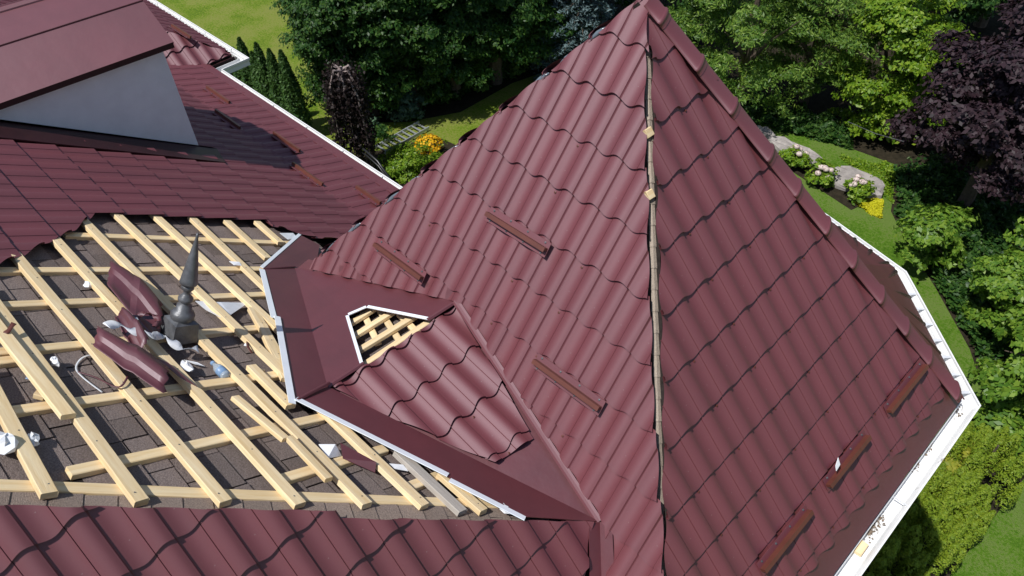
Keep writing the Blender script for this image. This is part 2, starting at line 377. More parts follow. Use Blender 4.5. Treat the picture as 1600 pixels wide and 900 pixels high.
# -- clipped corner face and the one after it
C2 = V(-1.417, 6.536, CORNER[2]+.06); C3 = V(-2.37, 6.80, CORNER[2]+.06)
H1 = APEX+(CORNER-APEX)*.60
def tri_plane(a, b, c):
    n = np.cross(b-a, c-a); n /= np.linalg.norm(n); n = n if n[2] > 0 else -n
    d = V(n[0], n[1]); return Plane(d, math.degrees(math.acos(n[2])), a)
PT = tri_plane(H1, CORNER, C2); PT2 = tri_plane(H1, C2, C3); PT3 = tri_plane(APEX, H1, C3)
faceT = deck('roof_face', [H1, CORNER, C2], PT, M_DECK); faceT2 = deck('roof_face', [H1, C2, C3], PT2, M_DECK); faceT3 = deck('roof_face', [APEX, H1, C3], PT3, M_DECK)
for tr in ((H1, CORNER, C2), (H1, C2, C3), (APEX, H1, C3)):
    pl = tri_plane(*tr); m = MB(); m.slab(list(tr), pl.n, .01); sh = m.build('roof_panel', M_HIPS, faceT)
    if tr[0] is H1:                                   # pressed waves fanning towards the eave
        for q in np.linspace(.08, .96, 5):
            b_ = tr[1]*(1-q)+tr[2]*q; b_ = b_+(tr[0]-b_)*.03; a_ = tr[0]*.86+(tr[1] if tr[1] is CORNER else C2)*.14*q+tr[0]*.14*(1-q)
            c_ = a_*.5+b_*.5-V(0, 0, .02)+pl.n*.004; m = MB(); m.tube([a_-pl.n*.010, c_-pl.n*.012, b_-pl.n*.012], [.010, .022, .028], 12); m.build('pressed_wave', M_HIPS, sh, True)
# far face of the turret, only its edge shows along the left hip
D_W = PW.xy(-4.80, APEX[1]-(APEX[0]+4.80)); F_W = PW.xy(-4.80, APEX[1]+1.9)
faceW = deck('roof_face', [APEX, D_W, F_W], PW, M_DECK)
hipd = (D_W-APEX)/np.linalg.norm(D_W-APEX); ov_ = np.cross(PW.n, hipd); ov_ = ov_ if ov_@V(1, -1, 0) > 0 else -ov_
lay_tiles(PW, faceW, [[PW.uv(APEX), PW.uv(D_W+ov_*.0), PW.uv(F_W)]], (.03, .06), screws=False, indiv=lambda P: False)
# rubbery grey hip closures poking out at the left hip
for px, py, r in ((523, 373, 11), (551, 349, 9), (612, 299, 9), (645, 262, 7), (701, 215, 9), (843, 92, 7), (886, 62, 6), (935, 17, 6)):
    tq = min(np.linspace(0, 4.5, 300), key=lambda t: (project(APEX+(D_W-APEX)/np.linalg.norm(D_W-APEX)*t)[0]-px)**2)
    b0 = APEX+hipd*tq-PL.n*.012; m = MB(); pts = []
    L_ = r/230*3.2
    for k in range(5):
        t = (k/4-.5); pts.append(b0+hipd*L_*t*1.6-ov_*(.025-.09*t*t)+PL.n*(.02-.06*t*t))
    m.tube(pts, [.006, .014, .018, .014, .006], 8); m.build('hip_closure', M_PLUG, faceL, True)
# ridge caps down the right hip
caps = [(1034, 22), (1087, 99), (1137, 170), (1197, 238), (1240, 293), (1282, 355), (1325, 408), (1365, 464), (1403, 514), (1446, 553), (1497, 602)]
hd = CORNER-APEX; Lc = np.linalg.norm(hd); hd /= Lc
upc = PR.n+PT.n; upc /= np.linalg.norm(upc); sd = np.cross(hd, upc)
if sd@V(1, 1, 0) < 0: sd = -sd
def along(px, py):
    best = min(((project(APEX+hd*t)[0]-px)**2+(project(APEX+hd*t)[1]-py)**2, t) for t in np.linspace(-.3, Lc+.2, 400)); return best[1]
tt = [along(*c)+.02 for c in caps]; tt = [max(.02, tt[0]-.36)]+tt
def caparc(t, r, lift):
    c = APEX+hd*t+upc*(lift-.052)-sd*.030; return [c+sd*(-math.cos(a)*r*1.0)+upc*(math.sin(a)*r*.30) for a in np.linspace(-.12, math.pi+.12, 13)]
for k in range(len(tt)-1):
    m = MB(); t0, t1 = tt[k], tt[k+1]; R0, R1 = .094, .097
    rows = [caparc(t0, R0, .045), caparc(t1-.035, R1, .048), caparc(t1-.03, R1+.007, .052), caparc(t1-.018, R1+.009, .056), caparc(t1-.006, R1+.007, .054), caparc(t1, R1, .049), caparc(t1+.03, R1, .049)]
    n = len(rows[0]); vs = [p for r in rows for p in r]
    m.add(vs, [(i*n+q, (i+1)*n+q, (i+1)*n+q+1, i*n+q+1) for i in range(len(rows)-1) for q in range(n-1)])
    o = m.build('ridge_cap', M_TILE, faceR, True)
    s = MB()
    for q in (2,): s.lathe([(0, .008), (.01, .008)], rows[4][1]+upc*.0, -sd+upc*.4, 6)
    s.build('screw', M_BAR, o) if False else None
# -- near face of the wing
faceN = deck('roof_face', [PN.hit(-220, 790), P3, PN.xy(EAVEX, .579-1.0013*EAVEX), PN.xy(EAVEX, -3.2), PN.xy(-2.84, -3.2)], PN, M_DECK)
tag(faceN, label='near tiled face of the lower wing')
nsp = round(PN.puv(538, 796)[0]/W)*W
lay_tiles(PN, faceN, [[PN.puv(-220, 786), PN.puv(-100, 787), (nsp, PN.puv(530, 794)[1]), (nsp, 3.0), (PN.puv(-220, 786)[0], 3.0)], [(nsp, PN.puv(538, 806)[1]), PN.puv(925, 814), (PN.puv(925, 814)[0]-.0, PN.puv(925, 814)[1]), (PN.uv(PN.xy(EAVEX, .579-1.0013*EAVEX))[0]+.0, 3.0), (nsp, 3.0)]], (0, 0))
m = MB(); vd = V_L-P3; vd /= np.linalg.norm(vd)
for pl, sg in ((PN, 1), (PL, 1)):
    s = pl.n-vd*(pl.n@vd); s = np.cross(vd, pl.n); s = s if (s@(V(-1, -1, 0) if pl is PN else V(1, 1, 0))) > 0 else -s
    m.slab([P3+pl.n*.006, P3+vd*2.4+pl.n*.006, P3+vd*2.4+s*.14+pl.n*.006, P3+s*.09+pl.n*.006], pl.n, .004)
m.build('valley_tray', M_SHEET, house)
# -- the open batten slope
# deck of the whole slope up to the flare
XS0, XS1 = -18.0, -1.4705
hipBN = lambda y: (y-4.689)/1.7937
deckB = deck('roof_face', [P3, V(-4.97, 2.0516, P3[2]), PB.xy(-5.6, 2.68), PB.xy(-5.6, YC), PB.xy(-18, YC), PB.xy(-18, -1.6), PB.xy(hipBN(-1.6), -1.6)], PB, M_DECK)
tag(deckB, label='open roof slope with old brown shingles and new battens')
def inside(p, poly):
    x, y = p; r = False
    for i in range(len(poly)):
        (x0, y0), (x1, y1) = poly[i], poly[i-1]
        if (y0 > y) != (y1 > y) and x < (x1-x0)*(y-y0)/(y1-y0)+x0: r = not r
    return r
OPEN = [(-40, 440), (0, 395), (95, 345), (150, 318), (490, 345), (490, 390), (700, 440), (700, 560), (600, 600), (480, 640), (840, 812), (-40, 792)]
sh_me = {}
def shingle_mesh(wd):
    if wd not in sh_me:
        d_, t_ = .136, .010
        vs = [(0, -d_, 0), (wd, -d_, 0), (wd, 0, 0), (0, 0, 0), (0, -d_, .0015), (wd, -d_, .0015), (wd, 0, t_), (0, 0, t_)]
        sh_me[wd] = pydata('shingle', vs, [(4, 5, 6, 7), (0, 1, 5, 4), (1, 2, 6, 5), (2, 3, 7, 6), (3, 0, 4, 7)]); sh_me[wd].materials.append(M_SHIN)
    return sh_me[wd]
nsh = 0
for j in range(-26, 10):
    v = j*.143; u = -1.2+rnd.uniform(0, .3)
    while u < 6.5:
        wd = rnd.choice([.17, .20, .24, .28, .32, .34]); lay = rnd.choice([0, 0, .005])
        c = PB.at(u+wd/2, v-.07, -.07); x, y = project(c)
        if inside((x, y), OPEN) and PN.n@PB.at(u+wd, v, -.07) < PN.c-.03 and PN.n@PB.at(u, v, -.07) < PN.c-.03:
            obj('shingle', shingle_mesh(wd), deckB, mw=PB.mat(u+.002, v+rnd.uniform(-.004, .004), -.074+lay*.8)); nsh += 1
        u += wd+.009
# cap shingles along the hip between the open slope and the near face
hb = PB.hit(-120, 788); hbd = P3-hb; Lb = np.linalg.norm(hbd); hbd /= Lb
upb = PB.n+PN.n; upb /= np.linalg.norm(upb)
for k in range(int(Lb/.145)):
    base = hb+hbd*(k*.145)-upb*.062; m = MB(); jj = rnd.uniform(-.006, .006)
    for pl, dirv in ((PB, V(-.3, 1, 0)), (PN, V(1, 0, 0))):
        s = np.cross(hbd, pl.n); s = s if s@dirv*0+s@(V(-1, .2, 0) if pl is PB else V(1, -.2, 0)) > 0 else -s
        a0, a1 = base+upb*.008, base+hbd*.152+upb*.015
        m.add([a0, a1, a1+s*(.125+jj), a0+s*(.125+jj), base, base+hbd*.152, base+hbd*.152+s*(.125+jj), base+s*(.125+jj)], [(0, 1, 2, 3), (1, 5, 6, 2), (3, 2, 6, 7), (0, 3, 7, 4)])
    m.build('hip_shingle', M_SHINH, deckB)
# boards
def board_mesh(L_, w_, t_, name='batten'):
    b = .004; xs = (0, L_); cs = [(-w_/2+b, 0), (w_/2-b, 0), (w_/2, -b), (w_/2, -t_+b), (w_/2-b, -t_), (-w_/2+b, -t_), (-w_/2, -t_+b), (-w_/2, -b)]
    nx = max(2, int(L_/.5)+1); vs = []
    for i in range(nx):
        x = L_*i/(nx-1); sx = rnd.uniform(-.0025, .0025); sz = rnd.uniform(-.002, .002)
        vs += [(x+(rnd.uniform(-.003, .003) if i in (0, nx-1) else 0), y+sx, z+sz) for y, z in cs]
    fs = [(i*8+k, i*8+(k+1) % 8, (i+1)*8+(k+1) % 8, (i+1)*8+k) for i in range(nx-1) for k in range(8)]+[tuple(range(8)), tuple((nx-1)*8+7-k for k in range(8))]
    return pydata(name, vs, [f[::-1] for f in fs])
def board(pa, pb, n, w_, t_, parent, name='batten', mat=None):
    d = pb-pa; L_ = np.linalg.norm(d); d /= L_; n = n-d*(n@d); n /= np.linalg.norm(n); s = np.cross(n, d)
    mw = Matrix([[d[k], s[k], n[k], pa[k]] for k in range(3)]+[[0, 0, 0, 1]])
    return obj(name, board_mesh(L_, w_, t_, name), parent, mat or M_WOOD, mw)
UPB = [((-30, 568), (79, 770)), ((-30, 440), (222, 781)), ((22, 392), (202, 606)), ((200, 604), (354, 782)), ((84, 368), (470, 786)), ((130, 342), (575, 786)), ((180, 330), (665, 788)), ((240, 332), (447, 522)), ((300, 338), (432, 462)), ((355, 344), (420, 402)), ((402, 345), (440, 378)),
       ((690, 737), (757, 797)), ((395, 480), (440, 560)), ((393, 570), (455, 632)), ((410, 505), (449, 590))]
for (a, b) in UPB:
    board(PB.hit(*a, 0), PB.hit(*b, 0), PB.n, .073, .036, deckB)
board(PB.hit(622, 703), PB.hit(724, 798), PB.n, .075, .036, deckB, mat=M_WOODG)
LOB = [((-40, 477), (425, 458)), ((-40, 421), (440, 419)), ((100, 365), (460, 379)), ((-40, 551), (435, 508)), ((-40, 567), (60, 556)), ((-40, 648), (450, 581)), ((108, 736), (505, 650)), ((443, 746), (602, 699)), ((640, 759), (694, 738)), ((-60, 754), (778, 787)), ((745, 770), (775, 787))]
for k, (a, b) in enumerate(LOB):
    pa, pb = PB.hit(*a, -.036), PB.hit(*b, -.036)
    board(pa, pb, PB.n, .072, .036, deckB)
nl = MB()
for a, b in UPB:
    pa, pb = PB.hit(*a, 0), PB.hit(*b, 0); L_ = np.linalg.norm(pb-pa); d = (pb-pa)/L_
    for q in np.arange(.06, L_, .42): nl.lathe([(0, .0045), (.0012, .0045)], pb-d*q+PB.f*rnd.uniform(-.012, .012)+PB.n*.001, PB.n, 6)
tag(nl.build('nails', M_LEAD, deckB), kind='stuff')
# -- finished slope: tiles to the flare, then the flared eave
SOR = (PB.uv(PB.xy(-7.052, .88)))
faceF = deck('roof_face', [PF.xy(-5.2, YC), PF.xy(-5.2, 4.30), PF.xy(-11.35, 4.30), PF.xy(-11.35, YC)], PF, M_DECK)
m = MB(); m.slab([PF.xy(-5.2, 4.16, .014), PF.xy(-5.2, 4.315, .014), PF.xy(-11.3, 4.315, .014), PF.xy(-11.3, 4.16, .014)], PF.n, .008); m.build('eave_flashing', M_TILE, house)
U_ = lambda X, Y: PB.uv(PB.xy(X, Y))
s_polys = [[U_(-18, -1.6), U_(-18, YC), U_(-7.4, YC), U_(-7.4, -1.6)],
           [U_(-7.4, -1.6), U_(-7.4, YC), U_(-5.93, YC), U_(-5.93, .60), U_(-6.4, -1.6)],
           [U_(-5.93, .60), U_(-5.93, .95), U_(-5.50, .66), U_(-5.50, .40)], [U_(-5.5, .2), U_(-5.5, .66), U_(-5.2, .40), U_(-5.03, .16), U_(-4.55, -.30), U_(-4.3, -1.6), U_(-6.4, -1.6)],
           [U_(-5.93, -1.0), U_(-5.93, .60), U_(-5.5, .62), U_(-5.5, -1.0)],
           [U_(-5.93, 1.98), U_(-5.93, YC), U_(-5.40, 2.88), U_(-5.50, 2.50), U_(-5.72, 2.40)]]
# make the lower patch a single clean set (no doubled layers)
s_polys = [s_polys[0], [U_(-7.4, -1.6), U_(-7.4, YC), U_(-5.93, YC), U_(-5.93, -1.6)], [U_(-5.93, -1.6), U_(-5.93, .97), U_(-5.5, .66), U_(-5.2, .40), U_(-5.03, .16), U_(-4.55, -.32), U_(-4.2, -1.6)], s_polys[5], [U_(-5.93, YC), U_(-5.2, YC), U_(-5.2, 3.0), U_(-5.40, 2.86)]]
keepS = lambda P: P[0] > -8.6 and P[1] > -.6
lay_tiles(PB, deckB, s_polys, SOR, half=True, screws=False, indiv=keepS)
kf = math.ceil((PB.uv(PB.xy(-6, YC))[1]-SOR[1])/ST); vlast = SOR[1]+kf*ST-PB.uv(PB.xy(-6, YC))[1]
lay_tiles(PF, faceF, [[PF.uv(PF.xy(-5.2, YC)), PF.uv(PF.xy(-5.2, 4.20)), PF.uv(PF.xy(-11.3, 4.20)), PF.uv(PF.xy(-11.3, YC))]], (PF.uv(PF.xy(-7.052, YC))[0], vlast), half=True, screws=False, indiv=lambda P: P[0] > -9.6)
# -- small projecting bay behind the dormer
zu = PF.xy(-11, 4.30)[2]
BAYX = -11.25
pUa = V(BAYX, 4.72, zu+.02); pUb = V(-14.2, 4.72, zu+.02); pUi = V(BAYX, 3.3, zu+.02)
PU = Plane((1, 0), 38, pUa); PUF = Plane((0, 1), 34, pUa)
hp = V(BAYX-1.35, 4.72-1.35*math.tan(math.radians(38))/math.tan(math.radians(34)), zu+.02+1.35*math.tan(math.radians(38)))
faceU = deck('roof_face', [pUa, hp, PU.xy(BAYX-1.35, 2.4), PU.xy(BAYX, 2.4)], PU, M_DECK, -.04, .05)
faceV = deck('roof_face', [pUa, hp, PUF.xy(-16.5, hp[1]), PUF.xy(-16.5, 4.72)], PUF, M_DECK, -.04, .05)
lay_tiles(PU, faceU, [[PU.uv(pUa), PU.uv(hp), PU.uv(PU.xy(BAYX-1.35, 2.4)), PU.uv(PU.xy(BAYX, 2.4))]], PU.uv(PU.xy(BAYX-.02, 4.2)), screws=False)
lay_tiles(PUF, faceV, [[PUF.uv(pUa), PUF.uv(hp), PUF.uv(PUF.xy(-16.5, hp[1])), PUF.uv(PUF.xy(-16.5, 4.72))]], PUF.uv(PUF.xy(-12, 4.68)), screws=False, indiv=lambda P: False)
m = MB(); m.box(V(BAYX+.02, 4.40, zu-.06), V(.012, 0, 0), V(0, .33, 0), V(0, 0, .045)); m.build('fascia', M_DARK, house)
# ------------------------------------------------------------ cricket between slope and turret
m = MB(); m.slab([PC.xy(P1[0], P1[1], -.034), PC.xy(P2[0], P2[1], -.034), PC.xy(P3[0], P3[1], -.034)], PC.n, .006); faceC = m.build('roof_face', M_SHEET, house); tag(faceC, label='small cricket with tiles and smooth maroon sheet')
lay_tiles(PC, faceC, [[PC.puv(520, 607), PC.puv(712, 479), PC.puv(834, 684), PC.puv(773, 724), PC.puv(612, 653)]], (0, 0), half=True)
# sheet side with its cut opening
h1, h2, h3, h4 = [PS.hit(*q) for q in ((545, 493), (573, 481), (668, 500), (568, 568))]
S4 = P4; S1 = PS.hit(715, 470); S2 = P2
m = MB()
for poly in ([S4, S1, h3, h2], [S4, h2, h1], [S4, h1, h4, S2]): m.slab(poly, PS.n, .003)
sheetS = m.build('valley_tray', M_SHEET, house); tag(sheetS, label='smooth maroon valley sheet with a cut opening')
def fold(pts, n, wd, parent, name='folded_edge', mat=M_FOLD, lift=.006, side=None):
    for a, b in zip(pts[:-1], pts[1:]):
        d = (b-a)/np.linalg.norm(b-a); s = np.cross(n, d)*(side or 1)
        mm = MB(); mm.slab([a+n*lift, b+n*lift, b+s*wd+n*(lift+.003), a+s*wd+n*(lift+.003)], n, .006); mm.build(name, mat, parent)
def rib(a, b, n, wd, ht, parent, name='seam', mat=M_SHEET):
    d = (b-a)/np.linalg.norm(b-a); s = np.cross(n, d); mm = MB()
    mm.add([a-s*wd/2, a+s*wd/2, a+n*ht+s*wd*.18, a+n*ht-s*wd*.18, b-s*wd/2, b+s*wd/2, b+n*ht+s*wd*.18, b+n*ht-s*wd*.18], [(0, 4, 5, 1), (0, 3, 7, 4), (3, 2, 6, 7), (2, 1, 5, 6), (0, 1, 2, 3), (4, 7, 6, 5)]); return mm.build(name, mat, parent)
cen = (h1+h2+h3+h4)/4
def sidesign(a, b, n, toward): return 1 if np.cross(n, b-a)@(toward-a) > 0 else -1
for a, b in ((h4, h1), (h1, h2), (h2, h3)): fold([a, b], PS.n, -.024, sheetS, side=sidesign(a, b, PS.n, cen))
# boards and old shingles visible through the opening
LP4 = lambda px, py: PS.hit(px, py, -.07)
for (a, b) in (((545, 505), (590, 476)), ((545, 528), (622, 480)), ((553, 550), (655, 488)), ((562, 572), (676, 497))):
    board(PS.hit(*a, -.05), PS.hit(*b, -.05), PS.n, .06, .03, house, 'batten')
for (a, b) in (((565, 482), (590, 535)), ((592, 482), (630, 540)), ((622, 488), (655, 522))):
    board(PS.hit(*a, -.085), PS.hit(*b, -.085), PS.n, .05, .03, house, 'batten')
m = MB(); m.slab([PS.hit(505, 485, -.13), PS.hit(690, 475, -.13), PS.hit(662, 512, -.13), PS.hit(556, 582, -.13)], PS.n, .02); m.build('old_shingle_bed', M_SHIN, house)
# trays lying on the batten slope
O1 = PB.hit(411, 421); O2 = PB.hit(463, 629); O3 = PB.hit(822, 810); O4 = PB.hit(470, 369); O5 = PB.hit(499, 384)
B4 = PB.xy(P4[0], P4[1]); 
m = MB()
for poly in ([O1+PB.n*.008, P4, P2, O2+PB.n*.008], [O1+PB.n*.010, O4+PB.n*.010, O5+PB.n*.010, PB.xy(-4.80, 2.13, .004), P4+PB.n*.002]): m.slab(poly, PB.n, .004)
trayU = m.build('valley_tray', M_SHEET, house)
m = MB(); m.slab([O2+PB.n*.014, P2+PB.n*.003, P3+PB.n*.002, O3+PB.n*.014], PB.n, .004); trayL = m.build('valley_tray', M_SHEET, house)
rib(P2+PS.n*.002, h4+PS.n*.002, V(0, 0, 1), .035, .012, sheetS); rib(h3+PS.n*.002, S1+PS.n*.002, V(0, 0, 1), .035, .012, sheetS)
inn = (O1+P2)/2
fold([PB.hit(413, 424), PB.hit(432, 500)], PB.n, -.046, trayU, side=sidesign(O1, O2, PB.n, inn), lift=.016)
fold([PB.hit(437, 499), PB.hit(461, 635)], PB.n, -.046, trayU, side=sidesign(O1, O2, PB.n, inn), lift=.022)
fold([O1, O4], PB.n, -.030, trayU, side=sidesign(O1, O4, PB.n, B4), lift=.016)
fold([PB.hit(464, 625), PB.hit(700, 744)], PB.n, -.046, trayL, side=sidesign(O2, O3, PB.n, P2), lift=.024)
fold([PB.hit(703, 751), PB.hit(820, 811)], PB.n, -.046, trayL, side=sidesign(O2, O3, PB.n, P2), lift=.020)
# seam where tray halves join, and apron on the turret side
rib(O2+PB.n*.02, P2+PB.n*.03, PB.n, .03, .01, trayL); rib(O1+PB.n*.008, B4+PB.n*.012, PB.n, .02, .006, trayU)
nv = PC.n*.3+PL.n; nv /= np.linalg.norm(nv)
rib(P1+nv*.018, P3+nv*.014, nv, .055, .005, faceC, 'valley_seam', M_TILE)
m = MB(); m.slab([PL.hit(462, 421, -.012), PL.hit(482, 405, -.012), PL.hit(720, 452, -.012), PL.hit(722, 474, -.012)], PL.n, .003); m.build('apron_flashing', M_SHEET, house)
# ------------------------------------------------------------ gutters
def gutter(pts, name='gutter', wd=.15, hangers=0, inward=None):
    """open box gutter along 3D points (inner top edge); outward = right of travel"""
    mm = MB(); n = len(pts); outs = []
    for i in range(n):
        ds = []
        if i > 0: ds.append((pts[i]-pts[i-1])/np.linalg.norm(pts[i]-pts[i-1]))
        if i < n-1: ds.append((pts[i+1]-pts[i])/np.linalg.norm(pts[i+1]-pts[i]))
        nn = [V(q[1], -q[0], 0) for q in ds]
        mt = sum(nn)/len(nn); mt = mt/(mt@nn[0]) if abs(mt@nn[0]) > .2 else nn[0]; outs.append(mt)
    prof = [(0, 0), (.0, -.105), (.085, -.105), (wd-.03, -.045), (wd-.012, -.02), (wd-.012, .006), (wd, .006), (wd, -.022), (wd-.012, -.055), (.095, -.115), (-.008, -.115), (-.008, 0)]
    k = len(prof); vs = [pts[i]+outs[i]*a+V(0, 0, b) for i in range(n) for a, b in prof]
    fs = [(i*k+q, i*k+(q+1) % k, (i+1)*k+(q+1) % k, (i+1)*k+q) for i in range(n-1) for q in range(k)]+[tuple(range(k)), tuple((n-1)*k+k-1-q for q in range(k))]
    mm.add(vs, fs); o = mm.build(name, M_GUT, house)
    for i in range(n-1):
        L_ = np.linalg.norm(pts[i+1]-pts[i]); d = (pts[i+1]-pts[i])/L_; s = V(d[1], -d[0], 0)
        for q in range(int(L_/hangers) if hangers else 0):
            hb_ = MB(); hb_.box(pts[i]+d*(q+.5)*hangers+s*(wd/2-.006)+V(0, 0, -.012), d*.011, s*(wd/2-.012), V(0, 0, .0025)); hb_.build('hanger', M_WHITE, o)
    return o
gz = CORNER[2]-.055
gin = 0 and [V(-.255, -3.0+0, gz), V(-.255, 5.50, gz), V(C2[0]+.06, C2[1]+.02, gz+.02), V(-4.4, C3[1]+.03, gz+.02)]
gt = [V(-.262, hLR(EAVEX)-.3, gz), V(-.262, 5.48, gz), C2+V(.02, .02, -.10), C3+V(0, .02, -.10), C3+V(-2.0, .5, -.10)]
go = gutter(gt, wd=.135)
for a, b, stp in ((gt[0], gt[1], 1.27), (gt[1], gt[2], .2), (gt[2], gt[3], .2)):
    L_ = np.linalg.norm(b-a); d = (b-a)/L_; s_ = V(d[1], -d[0], 0)
    for q in range(int(L_/stp)):
        m = MB(); m.box(a+d*(q+.5)*stp+s_*.062+V(0, 0, -.03 if stp > 1 else -.012), d*(.004 if stp > 1 else .014), s_*.055, V(0, 0, .003)); m.build('hanger', M_GREYSTRIP, go)
ge = PF.xy(-6, 4.30)
gutter([V(-4.9, 4.30, ge[2]-.04), V(BAYX+.10, 4.30, ge[2]-.04), V(BAYX+.10, 4.78, ge[2]-.04), V(-16.6, 4.78, ge[2]-.04)], wd=.105, hangers=.85)
# walls
m = MB()
wallpoly = [V(-.65, -3.5, 0), V(-.65, 5.25, 0), V(-1.55, 6.2, 0), V(-4.4, 6.2, 0), V(-4.4, 3.9, 0), V(-11.4, 3.9, 0), V(-11.4, 4.4, 0), V(-18, 4.4, 0), V(-18, -3.5, 0)]
n_ = len(wallpoly); hts = [5.2, 6.4, 6.4, 6.4, 6.2, 6.05, 6.05, 6.05, 6.0]
m.add(wallpoly+[p+V(0, 0, h) for p, h in zip(wallpoly, hts)], [(i, (i+1) % n_, (i+1) % n_+n_, i+n_) for i in range(n_)]); m.build('wall', M_BRICK, house)
# ------------------------------------------------------------ dormer
dx0, dx1, dyf = -7.765, -9.40, 2.56
m = MB(); zb = 6.4
prof = [(-7.66, -3.62), (-8.10, -3.32), (-8.60, -3.23), (-9.06, -3.345), (-9.54, -3.68)]
zt = lambda x: np.interp(-x, [-p[0] for p in prof], [p[1] for p in prof])+Z-.04
xs = [dx0, -8.14, -8.60, -9.06, dx1]
front = [V(x, dyf, zt(x)) for x in xs]
m.add([V(dx0, -1.8, zb), V(dx0, dyf, zb), V(dx0, dyf, zt(dx0)), V(dx0, -1.8, zt(dx0)+.14)], [(0, 1, 2, 3)])
m.add([V(dx1, -1.8, zb), V(dx1, dyf, zb), V(dx1, dyf, zt(dx1)), V(dx1, -1.8, zt(dx1)+.14)], [(3, 2, 1, 0)])
m.add([V(dx0, dyf, zb)]+front+[V(dx1, dyf, zb)], [tuple(range(7))]); dw = m.build('dormer_wall', M_WALL, house); tag(dw, label='grey plastered dormer cheek in shade')
for (x0, z0), (x1, z1) in zip(prof[:-1], prof[1:]):
    a, b = V(x0, 2.66, z0+Z), V(x1, 2.66, z1+Z); c, d = V(x1, -1.9, z1+Z+.15), V(x0, -1.9, z0+Z+.15)
    n = np.cross(b-a, d-a); n = n/np.linalg.norm(n); n = n if n[2] > 0 else -n
    m = MB(); m.slab([a, b, c, d], n, .03); pnl = m.build('roof_panel', M_DORM, house)
    rib(b+n*.001, c+n*.001, n, .018, .012, pnl)
m = MB(); m.box(V(prof[0][0]-.012, .38, prof[0][1]+Z+.045), V(.012, 0, 0), V(0, 2.27, -.075), V(0, 0, .028)); m.build('fascia', M_DARK, house)
# flashing where cheek meets slope
m = MB(); a, b = PB.xy(dx0+.01, -1.8, .058), PB.xy(dx0+.01, 2.74, .058)
m.slab([a, b, b+V(.30, -.06, 0)-PB.n*.012, a+V(.38, 0, 0)-PB.n*.012], PB.n, .01); m.add([a, b, b+V(0, -.05, .045), a+V(0, 0, .045)], [(0, 1, 2, 3), (3, 2, 1, 0)]); m.build('cheek_flashing', M_DARK, house)
# ------------------------------------------------------------ snow guards (things)
def snow_guard(pl, a, b, label, ht=.034, wd=.11):
    pa, pb = pl.hit(*a, .03), pl.hit(*b, .03); d = pb-pa; L_ = np.linalg.norm(d); d = pl.e*(1 if d@pl.e > 0 else -1); c = (pa+pb)/2; n = pl.n; f = pl.f
    r = empty('snow_guard', c-n*.03); tag(r, label, 'snow guard', 'snow guards screwed to the roof tiles')
    m = MB(); m.box(c+n*.003, d*L_/2, f*wd/2, n*.0025); pt = m.build('base_plate', M_TILE, r)
    m = MB(); q = [(-.012, 0), (.012, 0), (.010, ht), (.020, ht+.003), (.020, ht+.007), (-.012, ht+.006)]
    vs = [c+d*sx*L_/2*.98+f*x+n*(z+.006) for sx in (-1, 1) for x, z in q]; k = len(q)
    m.add(vs, [(i, (i+1) % k, (i+1) % k+k, i+k) for i in range(k)]+[tuple(range(k))[::-1], tuple(k+i for i in range(k))]); m.build('upright_fin', M_BAR, r)
    for sx in np.linspace(-.85, .85, 4):
        for sy in (-.36, .36):
            m = MB(); m.lathe([(0, .008), (.005, .008), (.006, .004), (.009, .004)], c+d*sx*L_/2+f*sy*wd+n*.0055, n, 6); m.build('screw', M_LEAD, r)
snow_guard(PL, (763, 334), (857, 391), 'brown snow guard highest on the sunlit left turret face')
snow_guard(PL, (590, 379), (662, 438), 'brown snow guard on left turret face beside the grey hip closures')
snow_guard(PL, (836, 564), (942, 637), 'brown snow guard on left turret face beside the cricket tiles')
snow_guard(PR, (1443, 572), (1383, 642), 'brown snow guard on right turret face touching the ridge caps')
snow_guard(PR, (1353, 681), (1289, 759), 'brown snow guard with a white shard lying on it')
snow_guard(PR, (1263, 798), (1186, 890), 'brown snow guard lowest on the right turret face')
snow_guard(PF, (323, 138), (358, 163), 'brown snow guard on far slope farthest up near the bay')
snow_guard(PF, (337, 175), (374, 203), 'brown snow guard lying fully inside the dormer shadow')
snow_guard(PF, (427, 210), (468, 239), 'brown snow guard just outside the dormer shadow edge near the gutter')
snow_guard(PB, (456, 258), (503, 292), 'brown snow guard half inside the dormer shadow')
snow_guard(PF, (558, 294), (592, 321), 'brown snow guard on far slope next to the turret hip')
snow_guard(PUF, (268, 42), (297, 61), 'brown snow guard on the small bay behind the dormer')
# ------------------------------------------------------------ loose things on the roof
# finial
fb = PB.hit(279, 527, -.03); ax = PB.n*.86+V(0, 0, 1)*.14; ax /= np.linalg.norm(ax)
r = empty('roof_finial', fb); tag(r, 'dark grey turned metal roof finial with pointed spire on square base', 'finial')
s1 = PB.e-ax*(PB.e@ax); s1 /= np.linalg.norm(s1); s2 = np.cross(ax, s1)
m = MB(); k = .08
lo = [fb+s1*a*k*1.1+s2*b*k*1.1 for a, b in ((-1, -1), (1, -1), (1, 1), (-1, 1))]; hi = [p-(p-fb)*.10+ax*.135 for p in lo]; top = [fb+(p-fb)*.62+ax*.15 for p in lo]
m.add(lo+hi+top, [(0, 1, 5, 4), (1, 2, 6, 5), (2, 3, 7, 6), (3, 0, 4, 7), (4, 5, 9, 8), (5, 6, 10, 9), (6, 7, 11, 10), (7, 4, 8, 11), (8, 9, 10, 11)]); m.build('base_block', M_LEAD, r)
m = MB(); m.lathe([(.13, .07), (.16, .088), (.185, .09), (.205, .075), (.215, .058), (.25, .055), (.262, .03), (.27, .035), (.285, .055), (.305, .055), (.33, .028), (.345, .022), (.355, .03), (.372, .046), (.392, .046), (.40, .030), (.415, .03)], fb, ax, 24, .86); m.build('turned_stem', M_LEAD, r, True)
